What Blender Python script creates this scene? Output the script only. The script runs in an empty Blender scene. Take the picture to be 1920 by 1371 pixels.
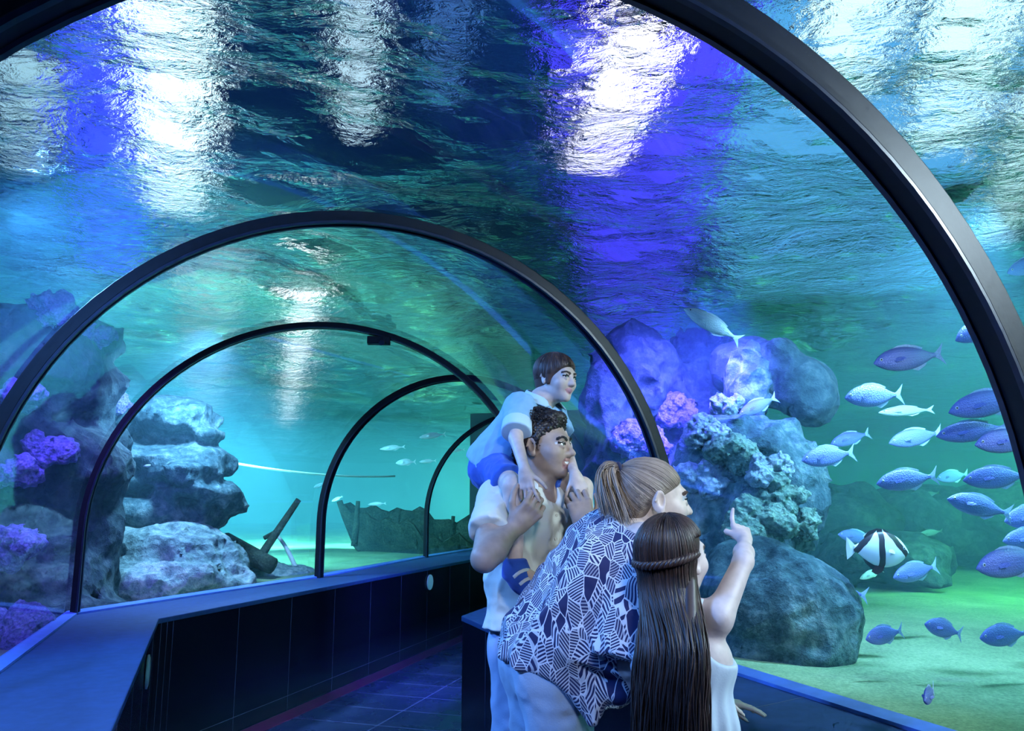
import bpy, bmesh, math, random
import numpy as np
from math import sin, cos, pi, atan, tan, sqrt, radians
from mathutils import Vector, Matrix, noise
from array import array
random.seed(7)
rng = np.random.default_rng(7)
SC = bpy.context.scene
COL = SC.collection

# ------------------------------------------------------------------ camera
F = 1475.0; TH = atan(259.5 / F); CAMZ = 1.47
cd = bpy.data.cameras.new('camera'); cam = bpy.data.objects.new('camera', cd); COL.objects.link(cam)
cd.sensor_fit = 'HORIZONTAL'; cd.sensor_width = 36.0; cd.lens = 36.0 * F / 1920.0
cd.clip_start = 0.05; cd.clip_end = 200
cam.location = (0, 0, CAMZ); cam.rotation_euler = (pi / 2 + TH, 0, 0)
SC.camera = cam
SC.view_settings.view_transform = 'Standard'; SC.view_settings.look = 'None'
SC.view_settings.exposure = 0.0; SC.view_settings.gamma = 1.0; SC.view_settings.use_curve_mapping = False
cy = SC.cycles
cy.use_denoising = True
cy.caustics_reflective = False; cy.caustics_refractive = False
cy.max_bounces = 6; cy.diffuse_bounces = 2; cy.glossy_bounces = 3; cy.transmission_bounces = 4
cy.volume_bounces = 0; cy.transparent_max_bounces = 16
cy.use_adaptive_sampling = True; cy.adaptive_threshold = 0.10; cy.adaptive_min_samples = 12
cy.sample_clamp_indirect = 6.0; cy.sample_clamp_direct = 0.0

def W(u, v, Y):
    """place seen at photo position (u, v) at the forward distance Y, in metres"""
    dx = (u - 960) / F; dz = (685.5 - v) / F
    y = cos(TH) - dz * sin(TH); z = sin(TH) + dz * cos(TH)
    s = Y / y
    return Vector((dx * s, Y, CAMZ + z * s))
def WZ(u, v, Z):
    dx = (u - 960) / F; dz = (685.5 - v) / F
    y = cos(TH) - dz * sin(TH); z = sin(TH) + dz * cos(TH)
    s = (Z - CAMZ) / z
    return Vector((dx * s, y * s, Z))

# ------------------------------------------------------------------ helpers
def mesh_obj(name, verts, faces, mat=None, parent=None, smooth=False, mats=None, midx=None):
    me = bpy.data.meshes.new(name)
    me.from_pydata([tuple(v) for v in verts], [], [tuple(f) for f in faces])
    if mats:
        for m in mats: me.materials.append(m)
    elif mat: me.materials.append(mat)
    if midx is not None: me.polygons.foreach_set('material_index', np.asarray(midx, dtype=np.int32))
    if smooth: me.polygons.foreach_set('use_smooth', np.ones(len(me.polygons), dtype=bool))
    me.update()
    o = bpy.data.objects.new(name, me); COL.objects.link(o)
    if parent is not None: o.parent = parent
    return o
def mesh_np(name, V, Q, mats, midx=None, parent=None, smooth=True):
    """verts (n,3), quads or tris (m,k)"""
    me = bpy.data.meshes.new(name)
    V = np.ascontiguousarray(V, dtype=np.float32); Q = np.ascontiguousarray(Q, dtype=np.int32)
    k = Q.shape[1]
    me.vertices.add(len(V)); me.vertices.foreach_set('co', V.ravel())
    me.loops.add(Q.size); me.loops.foreach_set('vertex_index', Q.ravel())
    me.polygons.add(len(Q))
    me.polygons.foreach_set('loop_start', np.arange(0, Q.size, k, dtype=np.int32))
    me.polygons.foreach_set('loop_total', np.full(len(Q), k, dtype=np.int32))
    for m in (mats if isinstance(mats, (list, tuple)) else [mats]): me.materials.append(m)
    if midx is not None: me.polygons.foreach_set('material_index', np.asarray(midx, dtype=np.int32))
    me.polygons.foreach_set('use_smooth', np.full(len(Q), smooth, dtype=bool))
    me.update(calc_edges=True); me.validate()
    o = bpy.data.objects.new(name, me); COL.objects.link(o)
    if parent is not None: o.parent = parent
    return o
def tag(o, label=None, cat=None, group=None, kind=None):
    if label: o['label'] = label
    if cat: o['category'] = cat
    if group: o['group'] = group
    if kind: o['kind'] = kind
    return o
def empty(name, loc=(0, 0, 0), label=None, cat=None, group=None):
    o = bpy.data.objects.new(name, None); COL.objects.link(o)
    o.location = loc; o.empty_display_size = 0.1
    return tag(o, label, cat, group)
def grid_faces(nu, nv, cu=False, cv=False):
    f = []
    for i in range(nu if cu else nu - 1):
        for j in range(nv if cv else nv - 1):
            a = i * nv + j; b = i * nv + (j + 1) % nv
            c = ((i + 1) % nu) * nv + (j + 1) % nv; d = ((i + 1) % nu) * nv + j
            f.append((a, b, c, d))
    return f
def tube_mesh(pts, rad, n=8, cap=True):
    """tube along points with per-point radius"""
    pts = [Vector(p) for p in pts]; V = []; Fc = []
    up = Vector((0, 0, 1)); prev = None
    for i, p in enumerate(pts):
        t = (pts[min(i + 1, len(pts) - 1)] - pts[max(i - 1, 0)]).normalized()
        if prev is None:
            a = t.cross(up)
            if a.length < 0.05: a = t.cross(Vector((1, 0, 0)))
            a.normalize()
        else:
            a = (prev - t * prev.dot(t)).normalized()
        prev = a; b = t.cross(a)
        r = rad[i] if hasattr(rad, '__len__') else rad
        for k in range(n):
            an = 2 * pi * k / n; V.append(p + a * (cos(an) * r) + b * (sin(an) * r))
    Fc = [tuple(reversed(f)) for f in grid_faces(len(pts), n, False, True)]
    if cap:
        Fc.append(tuple(range(n))); m = (len(pts) - 1) * n
        Fc.append(tuple(reversed(range(m, m + n))))
    return V, Fc
def box_vf(x0, x1, y0, y1, z0, z1):
    v = [(x0,y0,z0),(x1,y0,z0),(x1,y1,z0),(x0,y1,z0),(x0,y0,z1),(x1,y0,z1),(x1,y1,z1),(x0,y1,z1)]
    f = [(0,3,2,1),(4,5,6,7),(0,1,5,4),(1,2,6,5),(2,3,7,6),(3,0,4,7)]
    return v, f
def prism(poly, z0, z1):
    """extrude a counter-clockwise polygon"""
    n = len(poly)
    v = [(p[0], p[1], z0) for p in poly] + [(p[0], p[1], z1) for p in poly]
    f = [tuple(reversed(range(n))), tuple(range(n, 2 * n))]
    for i in range(n):
        j = (i + 1) % n; f.append((i, j, n + j, n + i))
    return v, f
def bevel(o, w=0.004, seg=2):
    m = o.modifiers.new('bevel', 'BEVEL'); m.width = w; m.segments = seg; m.limit_method = 'ANGLE'; return o

# ------------------------------------------------------------------ node materials
def new_mat(name):
    m = bpy.data.materials.new(name); m.use_nodes = True
    nt = m.node_tree; nt.nodes.clear()
    out = nt.nodes.new('ShaderNodeOutputMaterial')
    return m, nt, out
def nd(nt, t, ins=None, **kw):
    n = nt.nodes.new(t)
    for k, v in kw.items(): setattr(n, k, v)
    if ins:
        for k, v in ins.items():
            if isinstance(v, tuple) and len(v) == 2 and hasattr(v[0], 'outputs'):
                nt.links.new(v[0].outputs[v[1]], n.inputs[k])
            elif hasattr(v, 'outputs'): nt.links.new(v.outputs[0], n.inputs[k])
            else: n.inputs[k].default_value = v
    return n
def rgb(*c): return (c[0], c[1], c[2], 1.0)
def ramp(nt, fac, stops):
    r = nt.nodes.new('ShaderNodeValToRGB'); nt.links.new(fac.outputs[0] if hasattr(fac, 'outputs') else fac, r.inputs[0])
    while len(r.color_ramp.elements) < len(stops): r.color_ramp.elements.new(0.5)
    for e, (p, c) in zip(r.color_ramp.elements, stops): e.position = p; e.color = rgb(*c)
    return r
def mat_simple(name, col, rough=0.5, metal=0.0, bump=0.0, bscale=60.0, var=0.0, spec=0.5, coords='Object'):
    m, nt, out = new_mat(name)
    p = nd(nt, 'ShaderNodeBsdfPrincipled', {'Roughness': rough, 'Metallic': metal, 'Specular IOR Level': spec})
    tc = nd(nt, 'ShaderNodeTexCoord')
    nz = nd(nt, 'ShaderNodeTexNoise', {'Vector': (tc, coords), 'Scale': bscale, 'Detail': 4.0})
    r = ramp(nt, nz, [(0.3, tuple(c * (1 - var) for c in col)), (0.7, tuple(min(1, c * (1 + var)) for c in col))])
    nt.links.new(r.outputs[0], p.inputs['Base Color'])
    if bump:
        b = nd(nt, 'ShaderNodeBump', {'Strength': bump, 'Distance': 0.01, 'Height': nz}); nt.links.new(b.outputs[0], p.inputs['Normal'])
    nt.links.new(p.outputs[0], out.inputs[0]); return m
def mat_emit(name, col, s):
    m, nt, out = new_mat(name); e = nd(nt, 'ShaderNodeEmission', {'Color': rgb(*col), 'Strength': s})
    nt.links.new(e.outputs[0], out.inputs[0]); return m
def mat_rock(name, dark, mid, light, scale=1.6, bump=0.5):
    m, nt, out = new_mat(name)
    tc = nd(nt, 'ShaderNodeTexCoord')
    n1 = nd(nt, 'ShaderNodeTexNoise', {'Vector': (tc, 'Object'), 'Scale': scale, 'Detail': 8.0, 'Roughness': 0.65})
    n2 = nd(nt, 'ShaderNodeTexNoise', {'Vector': (tc, 'Object'), 'Scale': scale * 7, 'Detail': 6.0, 'Roughness': 0.7})
    vo = nd(nt, 'ShaderNodeTexVoronoi', {'Vector': (tc, 'Object'), 'Scale': scale * 5})
    mx = nd(nt, 'ShaderNodeMath', {0: n1, 1: n2}, operation='ADD')
    mh = nd(nt, 'ShaderNodeMath', {0: mx, 1: 0.5}, operation='MULTIPLY')
    r = ramp(nt, mh, [(0.36, dark), (0.5, mid), (0.64, light)])
    p = nd(nt, 'ShaderNodeBsdfPrincipled', {'Base Color': r, 'Roughness': 0.9, 'Specular IOR Level': 0.15})
    ad = nd(nt, 'ShaderNodeMath', {0: n2, 1: (vo, 'Distance')}, operation='ADD')
    b = nd(nt, 'ShaderNodeBump', {'Strength': bump, 'Distance': 0.06, 'Height': ad}); nt.links.new(b.outputs[0], p.inputs['Normal'])
    nt.links.new(p.outputs[0], out.inputs[0]); return m

# ------------------------------------------------------------------ tunnel layout
PSI = -0.3654; PSF = 0.3073
DN = np.array([sin(PSI), cos(PSI)]); LN = np.array([cos(PSI), -sin(PSI)])
LEDGE = 0.82
def near(lat, t): return lat * LN + t * DN
# (centre, heading, half width, crown height, straight height)
ST = [(near(.614, -5.7), PSI, 1.366, 1.34, .483), (near(.614, -3.9), PSI, 1.366, 1.34, .483), (near(.614, -2.15), PSI, 1.366, 1.34, .483), (near(.614, -.40), PSI, 1.366, 1.34, .483),
      (near(.614, 1.385), PSI, 1.366, 1.34, .483), (near(.614, 3.132), PSI, 1.366, 1.34, .483),
      (np.array([-1.229, 5.054]), -.1318, 1.405, 1.34, .483), (np.array([-.505, 6.858]), PSF, 1.31, 1.29, .483),
      (np.array([.159, 9.563]), PSF, 1.31, 1.29, .483), (np.array([.95, 12.1]), PSF, 1.31, 1.29, .483)]
def profile(R, a, h, off=0.0, n=48, ns=8):
    """(lateral, height over the ledge) from the left foot over the crown to the right foot"""
    p = [(-R + off, h * i / ns) for i in range(ns)]
    p += [(-(R - off) * cos(pi * i / n), h + (a - off) * sin(pi * i / n)) for i in range(n + 1)]
    p += [(R - off, h * (ns - 1 - i) / ns) for i in range(ns)]
    return p
def arch_ring(st, off=0.0, shift=0.0, z0=LEDGE):
    c, psi, R, a, h = st
    l = np.array([cos(psi), -sin(psi)]); d = np.array([sin(psi), cos(psi)])
    return [(*(c + l * x + d * shift), z0 + z) for x, z in profile(R, a, h, off)]
NP = len(profile(1, 1, .4))

# materials of the building
M_black = mat_simple('black_steel', (.005, .007, .012), .45, .0, .05, 40, .2, .3)
M_rib_face = mat_simple('rib_side_paint', (.012, .018, .042), .35, 0, .05, 30, .3)
M_acr, nt, out = new_mat('acrylic')
tr = nd(nt, 'ShaderNodeBsdfTransparent', {'Color': rgb(.96, .985, 1.0)})
gl = nd(nt, 'ShaderNodeBsdfGlossy', {'Color': rgb(.9, .95, 1), 'Roughness': .03})
lw = nd(nt, 'ShaderNodeFresnel', {'IOR': 1.22})
mm = nd(nt, 'ShaderNodeMath', {0: lw, 1: .22}, operation='MULTIPLY')
mx = nd(nt, 'ShaderNodeMixShader', {0: mm, 1: tr, 2: gl}); nt.links.new(mx.outputs[0], out.inputs[0])

# acrylic panels between the ribs
for i in range(len(ST) - 1):
    if i < 2: continue
    a = arch_ring(ST[i]); b = arch_ring(ST[i + 1])
    seg = 3
    V = []
    for k in range(seg):
        w = k / (seg - 1); V += [tuple(np.array(p) * (1 - w) + np.array(q) * w) for p, q in zip(a, b)]
    o = mesh_obj('window_%d' % (i - 1), V, grid_faces(seg, NP), M_acr, smooth=True); o['kind'] = 'structure'

# steel ribs: a rectangular band against the inside of the acrylic
def rib(st, width, depth, label, o0=.003):
    r = empty('arch_rib', (st[0][0], st[0][1], LEDGE), label, 'arch', 'black steel arch ribs of the tunnel')
    base = Vector(r.location)
    rings = [arch_ring(st, o0, -width / 2), arch_ring(st, o0, width / 2), arch_ring(st, depth, width / 2), arch_ring(st, depth, -width / 2)]
    V = [Vector(rings[k][j]) - base for j in range(NP) for k in range(4)]
    Fc = grid_faces(NP, 4, False, True)
    Fc += [(3, 2, 1, 0), tuple((NP - 1) * 4 + k for k in range(4))]
    o = mesh_obj('band', V, Fc, M_black, r)
    bevel(o, .004, 2)
    # raised gasket strips along both edges of the inner face
    for s in (-1, 1):
        rr = [arch_ring(st, depth - .002, s * width * .5 - s * .016), arch_ring(st, depth - .002, s * width * .5), arch_ring(st, depth + .008, s * width * .5), arch_ring(st, depth + .008, s * width * .5 - s * .016)]
        V = [Vector(rr[k][j]) - base for j in range(NP) for k in range(4)]
        mesh_obj('gasket', V, grid_faces(NP, 4, False, True) + [(3, 2, 1, 0), tuple((NP - 1) * 4 + k for k in range(4))], M_rib_face, r)
    return r
rib(ST[4], .085, .020, 'nearest and thickest black arch rib, cutting across the upper right', -.055)
rib(ST[5], .06, .025, 'second black arch rib, over the heads of the family', -.02)
rib(ST[6], .05, .030, 'third arch rib, thin and dark, rising where the left ledge bends', -.004)
rib(ST[7], .07, .050, 'fourth black arch rib, standing on the far ledge left of the man')
rib(ST[8], .055, .045, 'smallest and farthest arch rib in view, just left of the man')
def small_box(name, c, sx, sy, sz, mat, parent=None, rz=0.0, bev=.004):
    v, f = box_vf(-sx/2, sx/2, -sy/2, sy/2, -sz/2, sz/2)
    o = mesh_obj(name, v, f, mat, parent); o.location = c; o.rotation_euler = (0, 0, rz)
    if bev: bevel(o, bev)
    return o
# little fixture at the crown of the third rib
cr = arch_ring(ST[6], .05); c0 = Vector(cr[NP // 2 + 4])
cf = empty('camera_fixture', c0, 'small dark fixture mounted under the crown of the third arch rib', 'camera')
o = small_box('housing', (0, 0, -.015), .15, .07, .05, M_black, cf, .1)
V, Fc = tube_mesh([(.03, -.03, -.03), (.03, -.075, -.045)], .018, 12); mesh_obj('lens', V, Fc, M_rib_face, cf)

# ------------------------------------------------------------------ floor, ledges
M_floor, nt, out = new_mat('floor_tiles')
tc = nd(nt, 'ShaderNodeTexCoord')
mp = nd(nt, 'ShaderNodeMapping', {'Vector': (tc, 'Object'), 'Rotation': (0, 0, PSF), 'Location': (.17, .1, 0)})
br = nd(nt, 'ShaderNodeTexBrick', {'Vector': mp, 'Color1': rgb(.022, .034, .11), 'Color2': rgb(.032, .046, .14), 'Mortar': rgb(.16, .19, .40), 'Scale': 1.0, 'Mortar Size': .006, 'Brick Width': .8, 'Row Height': .4}, offset=0.0)
nz = nd(nt, 'ShaderNodeTexNoise', {'Vector': (tc, 'Object'), 'Scale': 4.0, 'Detail': 5.0})
rr = ramp(nt, nz, [(.35, (.18, .18, .18)), (.7, (.42, .42, .42))])
p = nd(nt, 'ShaderNodeBsdfPrincipled', {'Base Color': br, 'Roughness': rr, 'Specular IOR Level': .6}); nt.links.new(p.outputs[0], out.inputs[0])
v, f = box_vf(-9, 8, -6, 16, -.1, 0.0)
o = mesh_obj('floor', v, f, M_floor); o['kind'] = 'structure'

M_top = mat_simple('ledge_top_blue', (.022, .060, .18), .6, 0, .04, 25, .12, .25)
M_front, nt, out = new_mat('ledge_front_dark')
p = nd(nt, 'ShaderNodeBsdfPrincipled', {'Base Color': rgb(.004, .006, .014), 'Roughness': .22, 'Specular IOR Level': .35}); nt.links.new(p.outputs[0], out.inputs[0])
M_seam = mat_simple('panel_seam', (.06, .08, .16), .4)
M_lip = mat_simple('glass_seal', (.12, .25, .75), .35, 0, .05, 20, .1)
def foot(st, side, off=0.0):
    c, psi, R, a, h = st; return c + np.array([cos(psi), -sin(psi)]) * side * (R + off)
LC = np.array([-2.032, 4.712]); RC = np.array([-.299, 4.821]); DF = np.array([sin(PSF), cos(PSF)])
LF0 = near(-.222, -4.0); LF2 = LC + DF * 8.2
RF0 = near(1.444, -4.0); RF2 = RC + DF * 7.6
def ledge(name, label, outer, inner, side):
    """outer / inner: polylines running from behind the camera to the far end"""
    r = empty(name, (inner[1][0], inner[1][1], 0), label, 'ledge')
    b = np.array([inner[1][0], inner[1][1]])
    poly = [p - b for p in inner] + [p - b for p in reversed(outer)]
    if side < 0: pass
    else: poly = poly[::-1]
    if side < 0: poly = poly[::-1]; 
    area = sum(poly[i][0] * poly[(i + 1) % len(poly)][1] - poly[(i + 1) % len(poly)][0] * poly[i][1] for i in range(len(poly)))
    if area < 0: poly = poly[::-1]
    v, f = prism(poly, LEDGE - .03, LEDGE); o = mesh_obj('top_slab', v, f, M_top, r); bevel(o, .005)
    # front panels set back a little under the slab
    for i in range(len(inner) - 1):
        p0, p1 = inner[i] - b, inner[i + 1] - b
        d = (p1 - p0) / np.linalg.norm(p1 - p0); n = np.array([-d[1], d[0]]) if side < 0 else np.array([d[1], -d[0]])
        q = [p0 + n * .008, p1 + n * .008, p1 + n * .05, p0 + n * .05]
        if side > 0: q = q[::1]
        ar = sum(q[k][0] * q[(k + 1) % 4][1] - q[(k + 1) % 4][0] * q[k][1] for k in range(4))
        if ar < 0: q = q[::-1]
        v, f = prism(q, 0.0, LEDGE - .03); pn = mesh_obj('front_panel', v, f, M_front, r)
        # seams between the panels and along the kick board
        L = np.linalg.norm(p1 - p0); V = []; Fc = []
        def strip(s0, s1, z0, z1):
            k = len(V)
            for (s, z) in ((s0, z0), (s1, z0), (s1, z1), (s0, z1)):
                V.append((*(p0 + d * s + n * .006), z))
            for (s, z) in ((s0, z0), (s1, z0), (s1, z1), (s0, z1)):
                V.append((*(p0 + d * s + n * .009), z))
            Fc.extend([(k, k+1, k+2, k+3), (k+7, k+6, k+5, k+4), (k, k+4, k+5, k+1), (k+1, k+5, k+6, k+2), (k+2, k+6, k+7, k+3), (k+3, k+7, k+4, k)])
        strip(0, L, .10, .1035)
        s = .03
        while s < L:
            strip(s, s + .003, .0, LEDGE - .03); s += .62 if s > .1 else .05
        mesh_obj('seam', V, Fc, M_seam, pn)
    # blue sealing lip where the acrylic stands
    V = []; Fc = []
    for i, q in enumerate(outer):
        q = q - b
        i0 = max(i - 1, 0); i1 = min(i + 1, len(outer) - 1)
        dd = outer[i1] - outer[i0]; dd /= np.linalg.norm(dd); n = np.array([-dd[1], dd[0]]) * (-1 if side < 0 else 1)
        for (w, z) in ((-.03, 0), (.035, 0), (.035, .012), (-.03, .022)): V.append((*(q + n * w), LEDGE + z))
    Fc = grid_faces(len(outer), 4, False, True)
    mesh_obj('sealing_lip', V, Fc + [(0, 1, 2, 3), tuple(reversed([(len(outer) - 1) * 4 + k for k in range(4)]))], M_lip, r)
    return r
ledge('tunnel_ledge', 'low dark ledge with a blue top, bending along the left glass', [foot(ST[k], -1) for k in (1, 3, 5, 6, 7, 8, 9)], [LF0, LC, LF2], -1)
rl = ledge('tunnel_ledge', 'dark ledge under the right glass, behind the woman and the girl', [foot(ST[k], 1) for k in (1, 3, 5, 6, 7, 8, 9)], [RF0, RC, RF2], 1)
a_, b_ = WZ(1372, 1337, LEDGE), WZ(1548, 1299, LEDGE); d_ = (b_ - a_).normalized() * .0025; n_ = Vector((-d_.y, d_.x, 0))
q_ = [a_ - n_, b_ - n_, b_ + n_, a_ + n_]; q_ = [(p_.x - RC[0], p_.y - RC[1]) for p_ in q_]
v, f = prism(q_, LEDGE - .001, LEDGE + .0008); mesh_obj('top_seam', v, f, M_seam, rl)
M_white = mat_simple('white_disc', (.75, .76, .82), .4)
def disc(loc, psi, label):
    r = empty('round_sign', loc, label, 'sign', 'white round discs on the left ledge'); r.rotation_euler = (0, 0, -psi)
    V, Fc = tube_mesh([(0, 0, 0), (.010, 0, 0)], .078, 32); o = mesh_obj('plate', V, Fc, M_white, r); bevel(o, .002)
    V, Fc = tube_mesh([(.009, 0, 0), (.013, 0, 0)], .066, 32); o = mesh_obj('face', V, Fc, M_white, r)
def on_panel(u, v, p0, n):
    a_ = np.array(W(u, v, 1.0)) - np.array([0, 0, CAMZ]); n = np.array([n[0], n[1], 0]); s = (np.array([p0[0], p0[1], 0]) @ n) / (a_ @ n)
    return a_ * s + np.array([0, 0, CAMZ])
pz = on_panel(806, 1092, LC, (DF[1], -DF[0])); disc((pz[0] - .004, pz[1], pz[2]), PSF, 'white round disc on the far front panel of the left ledge')
pz = on_panel(276, 1260, LC, LN); disc((pz[0] - .004, pz[1], pz[2]), PSI, 'white round disc on the near end panel, left of the ledge corner')
M_mag = mat_simple('painted_magenta_glow', (.16, .008, .08), .4, 0, .05, 30, .3)  # magenta glow by the ledge foot, painted on as a floor strip
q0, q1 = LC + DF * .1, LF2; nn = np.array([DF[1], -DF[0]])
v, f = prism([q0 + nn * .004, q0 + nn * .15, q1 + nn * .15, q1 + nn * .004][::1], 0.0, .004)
o = mesh_obj('painted_glow_1', v, f, M_mag); o['kind'] = 'structure'
# bulkhead with a dark doorway at the far end, and behind the viewer
M_wall = mat_simple('dark_wall', (.02, .035, .04), .8)
for nm, st, sgn in (('wall_far', ST[9], 1), ('wall_behind', ST[1], -1)):
    c, psi = st[0], st[1]; l = np.array([cos(psi), -sin(psi)]); d = np.array([sin(psi), cos(psi)]) * sgn
    q = [c - l * 1.7, c + l * 1.7, c + l * 1.7 + d * .2, c - l * 1.7 + d * .2]
    if sgn < 0: q = q[::-1]
    v, f = prism(q, 0, 2.9); o = mesh_obj(nm, v, f, M_wall); o['kind'] = 'structure'
# ------------------------------------------------------------------ implicit surface modelling
def J(u, v, D): return np.array(W(u, v, D))
def unit(v): v = np.asarray(v, float); return v / (np.linalg.norm(v) + 1e-12)
def _h3(ix, iy, iz):
    n = (ix * 374761393 + iy * 668265263 + iz * 1274126177) & 0xffffffff
    n = ((n ^ (n >> 13)) * 1274126177) & 0xffffffff
    return ((n ^ (n >> 16)) & 0xffff) / 32767.5 - 1.0
def vnoise(P):
    i = np.floor(P).astype(np.int64); f = P - i; f = f * f * (3 - 2 * f)
    r = 0
    for dx in (0, 1):
        wx = f[:, 0] if dx else 1 - f[:, 0]
        for dy in (0, 1):
            wy = f[:, 1] if dy else 1 - f[:, 1]
            for dz in (0, 1):
                wz = f[:, 2] if dz else 1 - f[:, 2]
                r = r + wx * wy * wz * _h3(i[:, 0] + dx, i[:, 1] + dy, i[:, 2] + dz)
    return r
def nfbm(P, o=3):
    r = 0; a = 1.0
    for k in range(o): r = r + a * vnoise(P * 2 ** k + 17.3 * k); a *= .5
    return r
class Body:
    def __init__(s): s.p = []
    def cap(s, a, b, ra, rb=None, m=0, k=.02, op=1): s.p.append(('c', np.array(a, float), np.array(b, float), ra, ra if rb is None else rb, m, k, op)); return s
    def sph(s, c, r, m=0, k=.02, op=1): return s.cap(c, c, r, r, m, k, op)
    def ell(s, c, r, R=None, m=0, k=.02, op=1): s.p.append(('e', np.array(c, float), np.array(r, float), np.eye(3) if R is None else np.array(R, float), 0, m, k, op)); return s
    def cone(s, a, b, ra, rb, m=0, k=.02, op=1, rd=.004, sq=None): s.p.append(('k', np.array(a, float), np.array(b, float), ra, rb, m, k, op, rd)); return s
    def half(s, c, n, k=.004, op=-1, m=0): s.p.append(('h', np.array(c, float), unit(n), 0, 0, m, k, op)); return s
    @staticmethod
    def dist(q, P):
        t = q[0]
        if t == 'c':
            a, b, ra, rb = q[1:5]; d = b - a; L = d @ d
            h = np.clip(((P - a) @ d) / L, 0, 1) if L > 1e-12 else np.zeros(len(P))
            return np.linalg.norm(P - a - h[:, None] * d, axis=1) - (ra + (rb - ra) * h)
        if t == 'e':
            x = (P - q[1]) @ q[3].T; r = q[2]
            k0 = np.linalg.norm(x / r, axis=1); k1 = np.linalg.norm(x / (r * r), axis=1) + 1e-6
            d = k0 * (k0 - 1) / k1
            return np.where(k0 < 1e-3, -r.min(), d)
        if t == 'k':
            a, b, ra, rb = q[1:5]; rd = q[8]; ra = ra - rd; rb = rb - rd
            d = b - a; L = np.linalg.norm(d); d = d / L
            x = (P - a) @ d; y = np.linalg.norm(P - a - x[:, None] * d, axis=1)
            # 2D capped cone
            h = np.clip(x / L, 0, 1); rr = ra + (rb - ra) * h
            side = (y - rr) * (L / np.sqrt(L * L + (rb - ra) ** 2))
            axd = np.maximum(-x, x - L)
            return np.where((side > 0) & (axd > 0), np.sqrt(np.maximum(side, 0) ** 2 + np.maximum(axd, 0) ** 2), np.maximum(side, axd)) - rd
        if t == 'h': return -((P - q[1]) @ q[2])      # inside where (P-c).n > 0
    def ev(s, P, prims=None, mats=False):
        D = np.full(len(P), 9.0); M = np.zeros(len(P), np.int32); best = np.full(len(P), 9.0)
        for q in (s.p if prims is None else prims):
            d = s.dist(q, P); k = q[6]
            if q[7] == 1:
                if mats:
                    w = d < best; M[w] = q[5]; best = np.minimum(best, d)
                h = np.clip(.5 + .5 * (D - d) / k, 0, 1)
                D = D + (d - D) * h - k * h * (1 - h)
            elif q[7] == -1:
                h = np.clip(.5 - .5 * (D + d) / k, 0, 1)
                D = D + (-d - D) * h + k * h * (1 - h)
        return (D, M) if mats else D
    def mesh(s, lo, hi, h, disp=None, maxdisp=0.0):
        lo = np.array(lo, float); hi = np.array(hi, float)
        B = 20; n = np.ceil((hi - lo) / h).astype(int); nb = np.ceil(n / B).astype(int); n = nb * B + 1
        D = np.full(n, 9.0, np.float32)
        hd = B * h * .5 * sqrt(3) + h
        cs = np.stack(np.meshgrid(*[np.arange(k) for k in nb], indexing='ij'), -1).reshape(-1, 3)
        ctr = lo + (cs * B + B / 2) * h
        dp = np.stack([s.dist(q, ctr) for q in s.p], 1)
        un = np.array([q[7] == 1 for q in s.p]); ks = np.array([q[6] for q in s.p])
        dm = np.where(un[None], dp - ks[None] * .5, 9).min(1)
        full = s.ev(ctr)
        loc = np.stack(np.meshgrid(*[np.arange(B + 1)] * 3, indexing='ij'), -1).reshape(-1, 3) * h
        for bi, c in enumerate(cs):
            sl = tuple(slice(c[k] * B, c[k] * B + B + 1) for k in range(3))
            if dm[bi] > hd * 1.3 + maxdisp: 
                continue
            if full[bi] < -(hd * 1.5 + maxdisp + .03):
                D[sl] = np.minimum(D[sl], -1.0); continue
            keep = np.where(un, dp[bi] <= dm[bi] + 2.6 * hd + ks * 2, dp[bi] <= hd * 1.5 + ks * 2)
            P = lo + c * B * h + loc
            v = s.ev(P, [q for q, kk in zip(s.p, keep) if kk])
            if disp is not None:
                w = np.abs(v) < maxdisp * 2 + 3 * h
                if w.any(): v[w] += disp(P[w])
            D[sl] = v.reshape(B + 1, B + 1, B + 1)
        S = D < 0
        cell = np.zeros(n - 1, np.int8)
        for dx in (0, 1):
            for dy in (0, 1):
                for dz in (0, 1):
                    cell += S[dx:n[0] - 1 + dx, dy:n[1] - 1 + dy, dz:n[2] - 1 + dz]
        act = np.argwhere((cell > 0) & (cell < 8))
        if len(act) == 0: return np.zeros((0, 3)), np.zeros((0, 4), np.int32)
        idm = np.full(n - 1, -1, np.int32); idm[tuple(act.T)] = np.arange(len(act))
        co = np.array([(x, y, z) for x in (0, 1) for y in (0, 1) for z in (0, 1)])
        val = np.stack([D[tuple((act + c).T)] for c in co], 1)
        acc = np.zeros((len(act), 3)); cnt = np.zeros(len(act))
        for i in range(8):
            for j in range(i + 1, 8):
                if np.abs(co[i] - co[j]).sum() == 1:
                    a, b = val[:, i], val[:, j]; w = (a < 0) != (b < 0)
                    t = np.clip(a[w] / (a[w] - b[w]), 0, 1)
                    acc[w] += co[i] + t[:, None] * (co[j] - co[i]); cnt[w] += 1
        V = lo + (act + acc / cnt[:, None]) * h
        Q = []
        for ax in range(3):
            o1, o2 = (ax + 1) % 3, (ax + 2) % 3
            s0 = [slice(None)] * 3; s1 = [slice(None)] * 3
            s0[ax] = slice(0, -1); s1[ax] = slice(1, None)
            A = S[tuple(s0)]; Bq = S[tuple(s1)]
            e = np.argwhere(A != Bq)
            e = e[(e[:, o1] > 0) & (e[:, o2] > 0) & (e[:, o1] < n[o1] - 1) & (e[:, o2] < n[o2] - 1)]
            sg = A[tuple(e.T)]
            def cid(d1, d2):
                f = e.copy(); f[:, o1] -= d1; f[:, o2] -= d2; return idm[tuple(f.T)]
            q = np.stack([cid(1, 1), cid(0, 1), cid(0, 0), cid(1, 0)], 1)
            q[~sg] = q[~sg][:, ::-1]; Q.append(q)
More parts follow.
